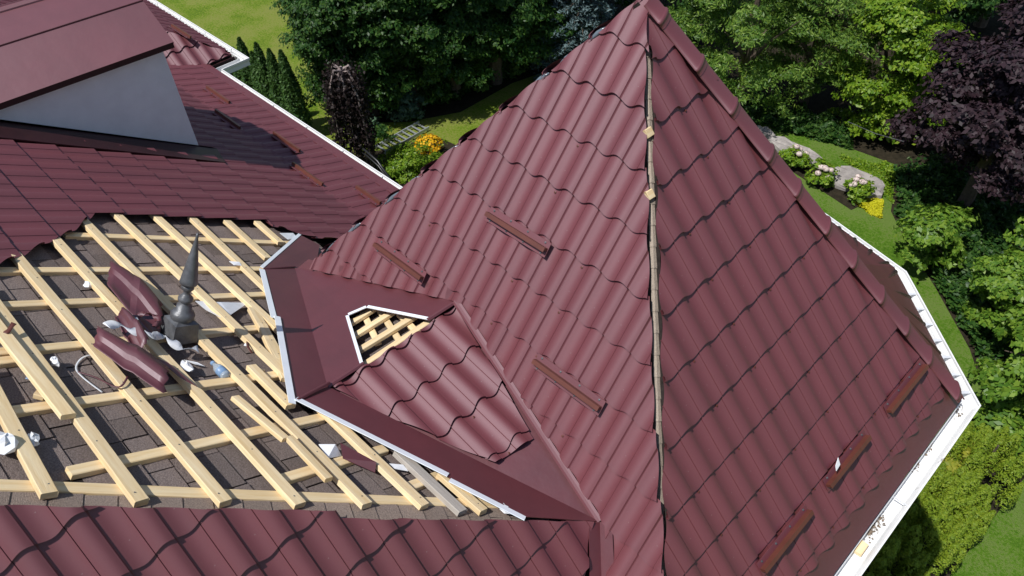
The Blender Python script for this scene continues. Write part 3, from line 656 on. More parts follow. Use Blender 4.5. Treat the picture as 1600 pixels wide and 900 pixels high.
m = MB(); m.lathe([(.405, .0), (.405, .060), (.418, .067), (.43, .063), (.61, .033), (.735, .010), (.742, .012), (.77, .006)], fb, ax, 24, .86); m.build('spire', M_LEAD, r, True)
# tile offcuts
def offcut(name, pts_px, nw, label, pl=PB, lift=.05, curl=.02, tail=None, phase=.5):
    a, b, c = [pl.hit(*q, lift) for q in pts_px]     # a origin, b along flow, c across
    fl, ac = b-a, c-a; n = np.cross(ac, fl); n /= np.linalg.norm(n); n = n if n@pl.n > 0 else -n
    vs, fs = [], []; nu, nv_ = 14*nw, 9
    for j in range(nv_+1):
        for i in range(nu+1):
            t = (i/14+phase) % 1; h = np.interp(t, [p[0] for p in PROF], [p[1] for p in PROF])*1.25
            s = i/nu; q = j/nv_; rag = .05*math.sin(i*1.7)*(j == nv_)+.03*math.sin(i*2.3)*(j == 0)
            vs.append(a+ac*s+fl*(q+rag*.5)+n*(h+curl*math.sin(q*3.1+s*2)+(LIP*.8 if q > .45 else 0)))
    for j in range(nv_):
        for i in range(nu): fs.append((j*(nu+1)+i, (j+1)*(nu+1)+i, (j+1)*(nu+1)+i+1, j*(nu+1)+i+1))
    me = pydata(name, vs, fs, True); o = obj(name, me, None, M_SHEET); me.set_sharp_from_angle(angle=.35); md = o.modifiers.new('thick', 'SOLIDIFY'); md.thickness = .002; md.offset = -1
    tag(o, label, 'metal offcut', 'maroon tile sheet offcuts on the open slope'); return o
offcut('tile_offcut', ((172, 408), (252, 476), (166, 452)), 1, 'small twisted maroon tile offcut above the finial on battens', curl=.045)
offcut('tile_offcut', ((154, 506), (262, 572), (146, 540)), 1, 'large maroon tile offcut lying left of the finial base', lift=.075, curl=.02, phase=.3)
offcut('tile_offcut', ((194, 484), (232, 534), (178, 500)), 1, 'short rolled maroon tile offcut tucked behind the large offcut', lift=.07, curl=.03)
def plate(name, px, label, cat, mat, pl=PB, lift=.012, th=.003, bend=.0, group=None):
    P = [pl.hit(*q, lift+bend*math.sin(k*2.1)) for k, q in enumerate(px)]
    m = MB(); m.slab(P, pl.n, th); o = m.build(name, mat); tag(o, label, cat, group); return o
plate('metal_scrap', [(246, 560), (262, 566), (308, 604), (282, 590)], 'pointed maroon sliver at the end of the large offcut', 'metal offcut', M_SHEET, lift=.03)
plate('metal_scrap', [(532, 692), (588, 722), (586, 738), (536, 716)], 'maroon folded sheet scrap under battens near the lower tray', 'metal offcut', M_SHEET, lift=-.005, bend=.03)
plate('metal_scrap', [(305, 470), (345, 472), (388, 473), (360, 492), (345, 496), (322, 484)], 'pale grey triangular sheet right of the finial stem', 'sheet', M_GREYSTRIP, lift=-.02, bend=.012)
plate('plastic_sheet', [(498, 694), (524, 694), (534, 712), (512, 716)], 'white plastic box lid beside the maroon sheet scrap', 'plastic', M_PAPER, lift=-.02, bend=.03)
plate('paper_scrap', [(608, 724), (630, 726), (638, 736), (616, 732)], 'white paper scrap under the grey weathered batten', 'paper', M_PAPER, lift=-.03, bend=.01)
plate('paper_scrap', [(437, 364), (458, 364), (466, 372), (450, 374)], 'pale paper scrap by the upper tray corner', 'paper', M_GREYSTRIP, lift=.01, bend=.006)
plate('paper_scrap', [(358, 408), (374, 409), (378, 415), (366, 414)], 'thin white scrap on a batten right of the spire', 'paper', M_PAPER, lift=.004, bend=.006)
plate('paper_scrap', [(287, 562), (306, 569), (320, 572), (308, 566)], 'long thin white sliver left of the plastic bottle', 'paper', M_PAPER, lift=-.04, bend=.006)
def crumple(px, r, label, cat='paper', mat=M_PAPER, name='paper_scrap', pl=PB, lift=-.04, sq=(1, .8, .5)):
    c = pl.hit(*px, lift); vs, fs = [], []; n1, n2 = 9, 6
    for j in range(n2+1):
        for i in range(n1):
            th, ph = 2*math.pi*i/n1, math.pi*j/n2; q = r*rnd.uniform(.6, 1.15)
            vs.append(c+pl.e*q*sq[0]*math.sin(ph)*math.cos(th)+pl.f*q*sq[1]*math.sin(ph)*math.sin(th)+pl.n*(q*sq[2]*math.cos(ph)+r*.35))
    for j in range(n2):
        for i in range(n1): fs.append((j*n1+i, (j+1)*n1+i, (j+1)*n1+(i+1) % n1, j*n1+(i+1) % n1))
    o = obj(name, pydata(name, vs, fs), None, mat); tag(o, label, cat); return o
crumple((340, 433), .045, 'crumpled white paper by the tip of the finial')
crumple((137, 447), .04, 'crumpled white paper left of the small offcut')
crumple((290, 576), .05, 'crumpled white glove like scrap below the large offcut', sq=(1.3, .7, .5))
crumple((4, 700), .085, 'bright crumpled white plastic at the left photo edge', 'plastic')
crumple((786, 797), .05, 'grey crumpled foil at the tray end', 'foil', M_GREYSTRIP, sq=(1.2, .6, .4), lift=-.02)
crumple((392, 541), .045, 'crumpled pale scrap between battens near the tray', mat=M_PAPER, sq=(.5, 1.3, .3))
crumple((213, 569), .03, 'small white knot of paper under the large offcut', sq=(1.2, .8, .4))
crumple((84, 568), .038, 'white paper cup tipped over beside the loose board', 'cup', sq=(1.4, .7, .6), name='paper_cup')
crumple((47, 592), .026, 'small pale blue bottle cap lying near the loose board', 'cap', M_BLUE, 'bottle_cap', sq=(1, 1, .6))
crumple((50, 690), .04, 'grey plastic cup at the lowest left batten', 'cup', M_GREYSTRIP, 'plastic_cup', sq=(1.3, .8, .7))
def strip(px, wd, label, mat, lifts, cat='strip', name='plastic_strip', pl=PB, tw=0):
    P = [pl.hit(*q, l) for q, l in zip(px, lifts)]
    Q = []                                            # catmull-rom
    for i in range(len(P)-1):
        p0, p1, p2, p3 = P[max(i-1, 0)], P[i], P[i+1], P[min(i+2, len(P)-1)]
        for t in np.linspace(0, 1, 7)[:-1]: Q.append(.5*((2*p1)+(-p0+p2)*t+(2*p0-5*p1+4*p2-p3)*t*t+(-p0+3*p1-3*p2+p3)*t**3))
    Q.append(P[-1]); vs, fs = [], []
    for i, q in enumerate(Q):
        d = Q[min(i+1, len(Q)-1)]-Q[max(i-1, 0)]; d /= np.linalg.norm(d); s = np.cross(pl.n, d); s /= np.linalg.norm(s); a = tw*math.sin(i*.55)
        s = s*math.cos(a)+pl.n*math.sin(a); vs += [q-s*wd/2, q+s*wd/2]
    fs = [(2*i, 2*i+1, 2*i+3, 2*i+2) for i in range(len(Q)-1)]
    o = obj(name, pydata(name, vs, fs, True), None, mat); md = o.modifiers.new('thick', 'SOLIDIFY'); md.thickness = .002; tag(o, label, cat); return o
strip([(166, 509), (186, 507), (206, 517), (222, 520)], .062, 'wide white strip lying across the large offcut', M_PAPER, (.13, .12, .10, .09), tw=.5)
strip([(206, 497), (214, 508), (238, 524), (256, 524), (270, 536), (288, 545), (310, 546)], .058, 'long pale grey strip curling around the finial base', M_GREYSTRIP, (.08, .10, .09, .06, .04, .02, .01), tw=.8)
strip([(213, 494), (228, 490), (243, 494), (248, 504), (240, 510)], .04, 'dark maroon curled strip touching the finial base', M_SHEET, (.03, .06, .07, .06, .04), tw=1.0)
strip([(160, 613), (130, 590), (119, 575), (128, 560), (145, 555), (157, 562)], .012, 'thin looped packing strap on the shingles', M_GREYSTRIP, (-.06, -.06, -.06, -.05, -.05, -.05))
strip([(122, 581), (150, 590), (185, 605), (200, 588)], .012, 'thin brown strap lying across the looped packing strap', M_SHEET, (-.05, -.03, .01, .02))
strip([(3, 524), (12, 518), (22, 505)], .03, 'brown curled metal strip on the leftmost upper batten', M_BAR, (.02, .04, .06), tw=.5)
strip([(388, 527), (387, 540), (394, 552)], .018, 'dark brown twisted strap beside the pale scrap', M_BAR, (-.02, 0, -.02))
m = MB(); m.lathe([(0, .05), (.012, .05), (.014, .046), (.008, .0)], PB.hit(238, 514, -.02), PB.n, 20); o = m.build('rubber_disc', M_DARK); tag(o, 'black round rubber disc left of the finial base', 'disc')
# bottle
pa, pb = PB.hit(333, 568, -.03), PB.hit(356, 590, -.03); d = (pb-pa)/np.linalg.norm(pb-pa)
r = empty('plastic_bottle', pa); tag(r, 'clear plastic water bottle with blue label lying on shingles', 'bottle')
m = MB(); m.lathe([(0, .0), (0, .013), (.02, .013), (.03, .018), (.055, .031), (.075, .033), (.15, .033), (.158, .03), (.158, 0)], pa, d, 16); m.build('bottle_body', M_GLASSB, r, True)
m = MB(); m.lathe([(.08, .0338), (.135, .0338)], pa, d, 16); m.build('bottle_wrap', M_BLUE, r, True)
m = MB(); m.lathe([(-.012, .0), (-.012, .015), (.008, .015)], pa, d, 12); m.build('cap', M_BLUE, r)
# loose boards
for a, b, wd, lb in (((-45, 455), (107, 647), .075, 'long loose pine board resting on the leftmost battens'), ((368, 618), (447, 684), .055, 'upper of two short loose pine pieces above the lower tray'), ((453, 681), (515, 746), .055, 'lower of two short loose pine pieces above the lower tray')):
    o = board(PB.hit(*a, .032), PB.hit(*b, .032), PB.n, wd, .03, None, 'loose_board'); tag(o, lb, 'board', 'loose pine boards')
for a, b, lb in (((56, 612), (72, 616), 'short pine offcut block near the bottle cap'), ((398, 574), (412, 580), 'pine offcut block wedged by the upper tray')):
    o = board(PB.hit(*a, -.03), PB.hit(*b, -.03), PB.n, .05, .03, None, 'wood_block'); tag(o, lb, 'wood block')
for px, py, lb in ((1018, 206, 'upper pine block end showing in the open hip gap'), (1020, 303, 'lower pine block end showing in the open hip gap')):
    c = PR.hit(px-2, py, -.022); o = board(c-PR.e*.03, c+PR.e*.024, PR.n, .06, .03, None, 'wood_block'); tag(o, lb, 'wood block')
c = V(-.185, 3.62, gz-.06); c = G(1343, 853, gz-.055); o = board(c-V(0, .055, 0), c+V(0, .055, 0), V(0, 0, 1), .09, .03, None, 'wood_block'); tag(o, 'pale wood block lying inside the white gutter', 'wood block')
plate('paper_scrap', [(1310, 715), (1313, 726), (1307, 736), (1306, 728)], 'white shard lying on the middle right snow guard', 'paper', M_PAPER, PR, .10, .004)
for k, (px, py, rr) in enumerate(((1447, 693, .05), (1442, 702, .04), (1425, 728, .035), (1360, 823, .06), (1352, 835, .05), (1368, 815, .045), (1492, 640, .05))):
    c = G(px, py, gz-.095); m = MB(); vs = []
    for q in range(90):
        a, d_ = rnd.uniform(0, 6.28), rr*rnd.random()**.6*1.9; p = c+V(math.cos(a)*d_*.6, math.sin(a)*d_*1.5, rnd.uniform(0, .012)); s = rnd.uniform(.006, .022)
        t1 = V(rnd.uniform(-1, 1), rnd.uniform(-1, 1), rnd.uniform(-.4, .4))*s; t2 = V(rnd.uniform(-1, 1), rnd.uniform(-1, 1), rnd.uniform(-.4, .4))*s
        m.add([p, p+t1, p+t1+t2, p+t2], [(0, 1, 2, 3)])
    o = m.build('gutter_debris', M_LITTER); tag(o, 'dry leaf litter lying in the white gutter', 'litter', 'litter patches', 'stuff')
# ------------------------------------------------------------ ground
m = MB(); S_ = 220; m.add([V(-S_, -S_, 0), V(S_, -S_, 0), V(S_, S_, 0), V(-S_, S_, 0)], [(0, 1, 2, 3)]); tag(m.build('lawn', M_LAWN), kind='structure')
def bed(px, name='planting_bed', z=.006, mat=M_SOIL):
    P = [G(*q, z) for q in px]; m = MB(); m.add(P, [tuple(range(len(P)))[::-1]]); o = m.build(name, mat); tag(o, kind='structure')
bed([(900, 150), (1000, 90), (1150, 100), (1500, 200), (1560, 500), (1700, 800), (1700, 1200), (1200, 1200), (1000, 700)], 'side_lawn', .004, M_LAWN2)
bed([(520, 60), (545, 168), (575, 192), (640, 190), (720, 175), (800, 130), (1000, 60), (1000, -60), (500, -60)])
bed([(1000, 60), (1150, 180), (1250, 203), (1330, 232), (1402, 258), (1392, 330), (1412, 370), (1462, 450), (1515, 545), (1550, 650), (1700, 760), (1900, 700), (1900, -100), (1000, -60)], z=.008)
bed([(1330, 900), (1440, 740), (1540, 660), (1640, 700), (1590, 760), (1480, 905), (1440, 960), (1300, 980)], z=.01)
bed([(1195, 215), (1232, 264), (1330, 328), (1352, 318), (1290, 272), (1225, 228)], z=.012)
bed([(560, 240), (610, 232), (680, 212), (720, 230), (640, 300), (580, 300)], z=.009)
# ------------------------------------------------------------ plants
def leafmesh(name, C, N, size, mat, aspect=.5, jitter=.35):
    """C (n,3) leaf centres, N (n,3) leaf normals -> one folded diamond each"""
    n = len(C); N = N/np.linalg.norm(N, axis=1, keepdims=True); a = rng.normal(size=(n, 3)); a -= N*np.sum(a*N, 1, keepdims=True); a /= np.linalg.norm(a, axis=1, keepdims=True)
    b = np.cross(N, a); s = size*rng.uniform(1-jitter, 1+jitter, (n, 1))
    P = np.empty((n, 4, 3)); P[:, 0] = C-a*s; P[:, 1] = C+b*s*aspect-N*s*.12; P[:, 2] = C+a*s; P[:, 3] = C-b*s*aspect-N*s*.12
    me = D.meshes.new(name); me.vertices.add(4*n); me.vertices.foreach_set('co', P.ravel()); me.loops.add(4*n); me.loops.foreach_set('vertex_index', np.arange(4*n, dtype=np.int32))
    me.polygons.add(n); me.polygons.foreach_set('loop_start', np.arange(0, 4*n, 4, dtype=np.int32)); me.materials.append(mat); me.update(); me.validate(); return me
def sph(n):
    q = rng.normal(size=(n, 3)); return q/np.linalg.norm(q, axis=1, keepdims=True)
def crown_pts(c, rad, nclump, per, cr, shell=.55, up=.5, low=-.6, bough=6):
    d = sph(nclump*3); d = d[d[:, 2] > low][:nclump]; r = shell+(1-shell)*rng.random((len(d), 1))**.6
    # lumpy outline
    lump = 1+.16*np.sin(d[:, :1]*5+c[0])*np.cos(d[:, 1:2]*4+c[1])+.12*np.sin(d[:, 2:3]*7+c[0]*3)+rng.normal(0, .05, (len(d), 1))
    r = r*np.where(rng.random((len(d), 1)) < .3, .86, 1.04); cc = c+d*r*lump*np.asarray(rad); k = len(cc)
    # boughs: leaf tufts spread over flattened shells, with gaps between boughs
    nb = max(6, k//bough); cc = cc[:nb]; d = d[:nb]; pb = per*bough; br = cr*1.9*rng.uniform(.65, 1.35, (nb, 1, 1))
    tw = sph(nb*22).reshape(nb, 22, 3); tw[:, :, 2] = np.abs(tw[:, :, 2])*.75-.12; tw *= rng.uniform(.55, 1.08, (nb, 22, 1))
    pick = rng.integers(0, 22, (nb, pb)); t = np.take_along_axis(tw, pick[:, :, None].repeat(3, 2), 1)
    off = t*np.array([1, 1, .8])+rng.normal(size=(nb, pb, 3))*np.array([.17, .17, .09]); P = cc[:, None]+off*br
    N = d[:, None]*.35+t*.7+np.array([0, 0, up])+rng.normal(0, .4, (nb, pb, 3))
    return P.reshape(-1, 3), N.reshape(-1, 3)
def trunk(base, H, r, parent, limbs, crown_c, rad, mat=M_BARK):
    m = MB(); top = base+V(0, 0, H); m.tube([base, base+V(.03, .02, H*.35), base+V(-.02, .05, H*.7), top], [r*1.3, r, r*.75, r*.3], 9)
    for k in range(limbs):
        a = 2*math.pi*k/limbs+rnd.uniform(-.3, .3); z0 = H*rnd.uniform(.3, .75); e = np.asarray(crown_c)+np.asarray(rad)*V(math.cos(a)*.75, math.sin(a)*.75, rnd.uniform(-.2, .5))
        p0 = base+V(0, 0, z0); m.tube([p0, p0*.55+e*.45+V(0, 0, .12), e], [r*.5, r*.3, r*.08], 6)
    m.build('trunk', mat, parent)
def tree(name, base, H, r, mat, label, cat='tree', group=None, n=420, per=34, leaf=.075, cr=.26, zlo=.22, shell=.5, aspect=.5, up=.5, ry=None, bark=M_BARK):
    o = empty(name, base); tag(o, label, cat, group)
    cz = base[2]+H*(zlo+1)/2; c = V(base[0], base[1], cz); rad = V(r, ry or r, H*(1-zlo)/2)
    trunk(np.asarray(base), H*.8, .05+.02*H, o, 7, c, rad, bark)
    P, N = crown_pts(c, rad, n, per, cr, shell, up, -.95); ok = P[:, 2] > base[2]+.05
    obj('crown', leafmesh('crown', P[ok], N[ok], leaf, mat, aspect), o); return o
def shrub(name, base, H, r, mat, label, cat='shrub', group=None, n=130, per=26, leaf=.05, cr=.14, aspect=.5, up=.6, ry=None, shell=.5):
    o = empty(name, base); tag(o, label, cat, group); base = np.asarray(base)
    m = MB()
    for k in range(5):
        a = 1.26*k; m.tube([base, base+V(math.cos(a)*r*.25, math.sin(a)*r*.25, H*.35), base+V(math.cos(a)*r*.6, math.sin(a)*r*.6, H*.75)], [.018, .013, .005], 5)
    m.build('stems', M_BARK, o)
    P, N = crown_pts(base+V(0, 0, H*.45), V(r, ry or r, H*.55), n, per, cr, shell, up, -.7); ok = P[:, 2] > .01
    obj('foliage', leafmesh('foliage', P[ok], N[ok], leaf, mat, aspect), o); return o
LF = dict(
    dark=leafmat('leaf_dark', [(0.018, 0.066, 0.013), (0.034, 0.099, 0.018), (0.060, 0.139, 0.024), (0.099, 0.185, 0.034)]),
    mid=leafmat('leaf_mid', [(0.060, 0.143, 0.021), (0.105, 0.209, 0.030), (0.172, 0.284, 0.041), (0.247, 0.359, 0.054)]),
    bright=leafmat('leaf_bright', [(0.098, 0.207, 0.014), (0.149, 0.276, 0.016), (0.218, 0.345, 0.023), (0.299, 0.402, 0.034)]),
    maple=leafmat('leaf_maple', [(0.076, 0.177, 0.020), (0.127, 0.246, 0.025), (0.189, 0.316, 0.035), (0.260, 0.380, 0.045)]),
    purple=leafmat('leaf_purple', [(0.015, 0.009, 0.012), (0.027, 0.013, 0.019), (0.040, 0.021, 0.027), (0.052, 0.030, 0.038)], .55, .2, .3),
    beech=leafmat('leaf_beech', [(.012, .008, .009), (.022, .014, .014), (.034, .022, .020)], .6, .15, .25),
    spruce=leafmat('leaf_spruce', [(.060, .105, .105), (.095, .150, .155), (.140, .200, .205)], .6, .1),
    thuja=leafmat('leaf_thuja', [(0.027, 0.075, 0.015), (0.045, 0.106, 0.020), (0.069, 0.138, 0.025)], .6, .15),
    hedge=leafmat('leaf_hedge', [(.120, .200, .012), (.165, .250, .014), (.215, .300, .018), (.240, .300, .022)], .6, .2),
    hosta=leafmat('leaf_hosta', [(0.065, 0.130, 0.078), (0.104, 0.182, 0.111), (0.143, 0.221, 0.130)], .5, .2),
    yellow=leafmat('leaf_yellow', [(.50, .50, .014), (.62, .60, .02), (.72, .66, .03)], .6, .3),
    lime=leafmat('leaf_lime', [(.17, .22, .016), (.26, .28, .02), (.34, .33, .03)], .6, .3))
# dark trees behind the lawn
for k, (px, py, H, r, lb) in enumerate(((548, 172, 4.6, 1.1, 'low dark green tree at the left end of the row behind the beech'), (585, 176, 5.4, 1.45, 'tall dark green tree of the row nearest the bright lawn'), (648, 165, 5.8, 1.4, 'dark green tree of the row above the weeping beech'), (712, 148, 5.6, 1.4, 'dark green tree of the row above the ladder'),
        (775, 128, 5.8, 1.4, 'dark green tree of the row behind the shaded lawn'), (835, 104, 5.6, 1.35, 'rightmost dark green tree of the row beside the blue spruce'))):
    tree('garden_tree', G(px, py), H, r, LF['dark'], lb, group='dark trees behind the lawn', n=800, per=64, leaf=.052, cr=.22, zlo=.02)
for k, (px, py, H, r, lb) in enumerate(((690, 60, 6.5, 2.0, 'dark tree in second row seen above the row centre'), (800, 30, 6.5, 2.0, 'dark tree in second row behind the blue spruce'), (930, 20, 6.5, 2.0, 'dark tree in second row hidden behind the turret apex'), (1440, 60, 5.5, 2.0, 'dark shaded tree behind the vine covered tree'), (1530, 40, 5.5, 2.0, 'dark shaded tree behind the purple maple'), (1060, 60, 6.5, 1.9, 'dark tree right behind the turret ridge'))):
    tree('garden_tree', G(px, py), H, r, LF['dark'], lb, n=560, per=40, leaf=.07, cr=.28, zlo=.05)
# columnar thujas
for k, (bx, by, ty, r) in enumerate(((474, 216, 82, .34), (455, 206, 80, .33), (436, 196, 70, .32), (424, 188, 84, .30), (408, 176, 62, .32), (392, 168, 78, .28), (372, 160, 70, .28))):
    b = G(bx, by); H = Hfor(b, ty); o = empty('columnar_thuja', b)
    tag(o, ['tallest right end columnar thuja beside the bright lawn strip', 'second columnar thuja from the purple beech', 'third columnar thuja from the purple beech', 'fourth columnar thuja from the purple beech', 'fifth columnar thuja with a high pointed tip', 'sixth columnar thuja near the gutter corner', 'leftmost columnar thuja behind the gutter corner'][k], 'thuja', 'columnar thujas behind the gutter')
    m = MB(); m.tube([b, b+V(0, 0, H*.9)], [.05, .015], 6); m.build('trunk', M_BARK, o)
    n = 5200; t = rng.random(n)**.8; prf = r*np.minimum(1, 1.18*(1-t)**.62)*np.minimum(1, .6+2*t); a = rng.random(n)*6.283
    rr = prf*(.72+.3*rng.random(n))*(1+.12*np.sin(a*5+t*14)); P = np.stack([b[0]+rr*np.cos(a), b[1]+rr*np.sin(a), b[2]+.05+t*H], 1)
    N = np.stack([np.cos(a), np.sin(a), .25+0*a], 1)+rng.normal(0, .5, (n, 3)); obj('crown', leafmesh('crown', P, N, .05, LF['thuja'], .45), o)
# weeping purple beech
b = G(566, 268); H = Hfor(b, 104); o = empty('weeping_beech', b); tag(o, 'weeping purple beech with bare pale top branches by the gutter', 'tree')
m = MB(); top = b+V(0, 0, H); m.tube([b, b+V(.1, .05, H*.5), b+V(-.05, 0, H*.8), top], [.09, .07, .05, .03], 8)
tips = []
for k in range(16):
    a = k*.393+rnd.uniform(-.2, .2); R_ = rnd.uniform(.25, .55); z0 = H*rnd.uniform(.86, .98); p0 = b+V(0, 0, z0); dr = V(math.cos(a), math.sin(a), 0)
    pts = [p0, p0+dr*R_*.5+V(0, 0, .10), p0+dr*R_*.9-V(0, 0, .25), p0+dr*R_-V(0, 0, .9), p0+dr*R_*1.05-V(0, 0, min(2.2, z0-.4))]; m.tube(pts, [.034, .030, .024, .016, .008], 6); tips.append(pts)
m.build('trunk', M_BARKP, o)
Ps = []
for pts in tips:
    for s in range(1, 4):
        nq = (60, 190, 240)[s-1]; q = rng.random((nq, 1)); Ps.append(pts[s]+(pts[s+1]-pts[s])*q+rng.normal(0, .085, (nq, 3)))
P = np.concatenate(Ps); N = rng.normal(0, .6, P.shape)+(P-b)*np.array([.8, .8, 0])+np.array([0, 0, .1]); obj('crown', leafmesh('crown', P, N, .045, LF['beech'], .55), o)
# blue spruce
b = G(905, 118); H = 5.2; o = empty('blue_spruce', b); tag(o, 'silvery blue spruce left of the turret apex', 'tree'); m = MB(); m.tube([b, b+V(0, 0, H)], [.12, .02], 8); Ps, Ns = [], []
for lev in range(16):
    z = .3+lev*.31; R_ = 1.6*(1-z/H)+.1
    for k in range(9):
        a = k*.698+lev*.4+rnd.uniform(-.15, .15); dr = V(math.cos(a), math.sin(a), 0); e = b+V(0, 0, z-.12*R_)+dr*R_*rnd.uniform(.85, 1.1); s0 = b+V(0, 0, z); m.tube([s0, e], [.025, .006], 5)
        q = rng.random((150, 1))**.7; side = np.array([-dr[1], dr[0], 0]); lat = rng.normal(0, .2, (150, 1))*(1-.3*q)*R_*.5
        Ps.append(s0+(e-s0)*q+lat*side+rng.normal(0, .035, (150, 3))); Ns.append(rng.normal(0, .45, (150, 3))+np.array([0, 0, .8]))
m.build('trunk', M_BARK, o); obj('crown', leafmesh('crown', np.concatenate(Ps), np.concatenate(Ns), .065, LF['spruce'], .28), o)
# right hand side
tree('garden_tree', G(1150, 175), 4.6, 1.9, LF['mid'], 'mid green feathery tree right of the turret ridge', n=460, per=76, leaf=.055, cr=.24, zlo=.12, aspect=.3)
tree('garden_tree', G(1250, 170), 4.6, 1.5, LF['mid'], 'mid green feathery tree left of the bright vine', n=380, per=76, leaf=.055, cr=.24, zlo=.15, aspect=.3)
tree('vine_covered_tree', G(1362, 205), 4.4, 1.25, LF['bright'], 'bright yellow green vine covered tree above the rocks', n=560, per=52, leaf=.055, cr=.19, zlo=.0)
shrub('broad_shrub', G(1455, 165), 1.7, 1.25, LF['bright'], 'broad bright green shrub left of the purple maple', n=260, per=34, leaf=.07, cr=.2)
shrub('broad_shrub', G(1400, 215), 1.3, .9, LF['bright'], 'smaller bright green shrub under the purple maple branches', n=180, per=30, leaf=.065, cr=.17)
pm = leafmat
tree('purple_maple', G(1500, 330), 4.3, 1.75, LF['purple'], 'large dark purple maple at the right photo edge', n=680, per=66, leaf=.062, cr=.22, zlo=.22, aspect=.6)
tree('purple_maple', G(1580, 250), 5.0, 1.6, LF['purple'], 'dark purple maple reaching the top right photo corner', n=560, per=66, leaf=.062, cr=.22, zlo=.2, aspect=.6)
tree('young_maple', G(1440, 420), 1.6, .58, LF['maple'], 'small bright green maple beside the yellow ground cover', 'tree', None, 130, 40, .06, .14, .1, aspect=.55)
tree('young_maple', G(1552, 510), 1.9, .85, LF['maple'], 'bright green maple below the purple maple', 'tree', None, 210, 60, .052, .15, .1, aspect=.55)
tree('young_maple', G(1605, 640), 2.5, 1.15, LF['maple'], 'large leaved green maple right of the turret corner', 'tree', None, 330, 64, .055, .16, .08, aspect=.6)
tree('young_maple', G(1640, 500), 2.6, 1.1, LF['maple'], 'green maple at the right photo edge under the purple maple', 'tree', None, 280, 60, .055, .17, .1, aspect=.6)
shrub('yellow_green_shrub', G(1478, 748), .8, .38, LF['lime'], 'small yellow green shrub beside the turret gutter', n=90, per=24, leaf=.05, cr=.1)
shrub('dark_shrub', G(1540, 690), 1.0, .5, LF['maple'], 'green shrub between the yellow green shrub and thuja hedge', n=110, per=26, leaf=.065, cr=.13)
# rounded thuja hedge at the bottom right
hl = ['thuja hedge bush nearest the bottom photo edge', 'thuja hedge bush beside the wood block gutter', 'middle thuja hedge bush', 'thuja hedge bush touching the small lawn', 'thuja hedge bush next to the yellow green shrub', 'farthest thuja hedge bush at right photo edge']
for k, (px, py, H, r) in enumerate(((1360, 985, 1.3, .55), (1370, 905, 1.25, .52), (1418, 868, 1.35, .56), (1462, 815, 1.3, .52), (1440, 800, 1.2, .45), (1520, 752, 1.35, .58))):
    b = G(px, py); o = empty('hedge_thuja', b); tag(o, hl[k], 'thuja', 'rounded thuja hedge bushes'); m = MB(); m.tube([b, b+V(0, 0, H*.8)], [.04, .015], 6); m.build('trunk', M_BARK, o)
    Ps, Ns = [], []
    for q in range(46):
        a = rnd.uniform(0, 6.283); rq = r*math.sqrt(rnd.random())*.95; ph = H*(1-.42*(rq/r)**2)*rnd.uniform(.82, 1.08); pr = rnd.uniform(.10, .17); n = 420
        cx, cy = b[0]+rq*math.cos(a), b[1]+rq*math.sin(a); t = rng.random(n)**.75; L_ = min(ph, .62); th = rng.random(n)*6.283; rr = pr*(1-t)**.55*rng.uniform(.75, 1.1, n)
        lean = np.array([math.cos(a), math.sin(a)])*.12*rq/r
        Ps.append(np.stack([cx+rr*np.cos(th)+lean[0]*t, cy+rr*np.sin(th)+lean[1]*t, ph-L_+t*L_], 1)); Ns.append(np.stack([np.cos(th), np.sin(th), .35+.5*t], 1)+rng.normal(0, .35, (n, 3)))
    P, N = np.concatenate(Ps), np.concatenate(Ns); ok = P[:, 2] > .02; obj('crown', leafmesh('crown', P[ok], N[ok], .024, LF['hedge'], .42), o)
# rocks
def rock(pxs, h, label):
    P = [G(*q) for q in pxs]; c = sum(P)/len(P); vs, fs = [], []; n = 18; ring = []
    for k in range(n):
        a = 2*math.pi*k/n; t = k/n*len(P); i = int(t); f = t-i; ring.append(P[i % len(P)]*(1-f)+P[(i+1) % len(P)]*f)
    for lv, (s, z) in enumerate(((1.03, 0), (1.01, h*.5), (.99, h*.88), (.90, h*1.0), (.5, h*1.02))):
        for q in ring: vs.append(c+(q-c)*s*rnd.uniform(.96, 1.04)+V(0, 0, z+rnd.uniform(-.03, .03)*(lv > 0)))
    vs.append(c+V(0, 0, h*1.03))
    for lv in range(4):
        for k in range(n): fs.append((lv*n+k, lv*n+(k+1) % n, (lv+1)*n+(k+1) % n, (lv+1)*n+k))
    for k in range(n): fs.append((4*n+k, 4*n+(k+1) % n, 5*n))
    o = obj('boulder', pydata('boulder', vs, fs), None, M_ROCK); tag(o, label, 'rock', 'flat rocks edging the flower bed')
rock([(1196, 222), (1222, 220), (1264, 240), (1286, 256), (1270, 264), (1228, 250)], .15, 'flat grey rock between the two upper hydrangeas')
rock([(1293, 270), (1318, 264), (1362, 280), (1380, 294), (1374, 314), (1345, 308), (1300, 292)], .15, 'largest flat grey rock above the lowest hydrangea')
rock([(1180, 205), (1200, 208), (1210, 222), (1190, 222)], .2, 'small grey rock half hidden behind the ridge caps')
# hydrangeas
for (px, py), r, lb in (((1240, 262), .26, 'upper hydrangea with pale blooms beside the ridge caps'), ((1278, 288), .27, 'middle hydrangea with pale blooms between the two rocks'), ((1334, 310), .27, 'lowest hydrangea with many pale blooms by the yellow ground cover')):
    b = G(px, py); o = shrub('hydrangea', b, .55, r, LF['bright'], lb, 'hydrangea', 'hydrangeas in the rock bed', n=70, per=26, leaf=.05, cr=.09)
    for k in range(7):
        a = rnd.uniform(0, 6.28); q = r*rnd.uniform(.3, 1.0); c = b+V(math.cos(a)*q, math.sin(a)*q, .62-.25*(q/r)**2); d = sph(130); obj('bloom', leafmesh('bloom', c+d*.075*np.array([1, 1, .75]), d, .022, M_PINK, .8), o)
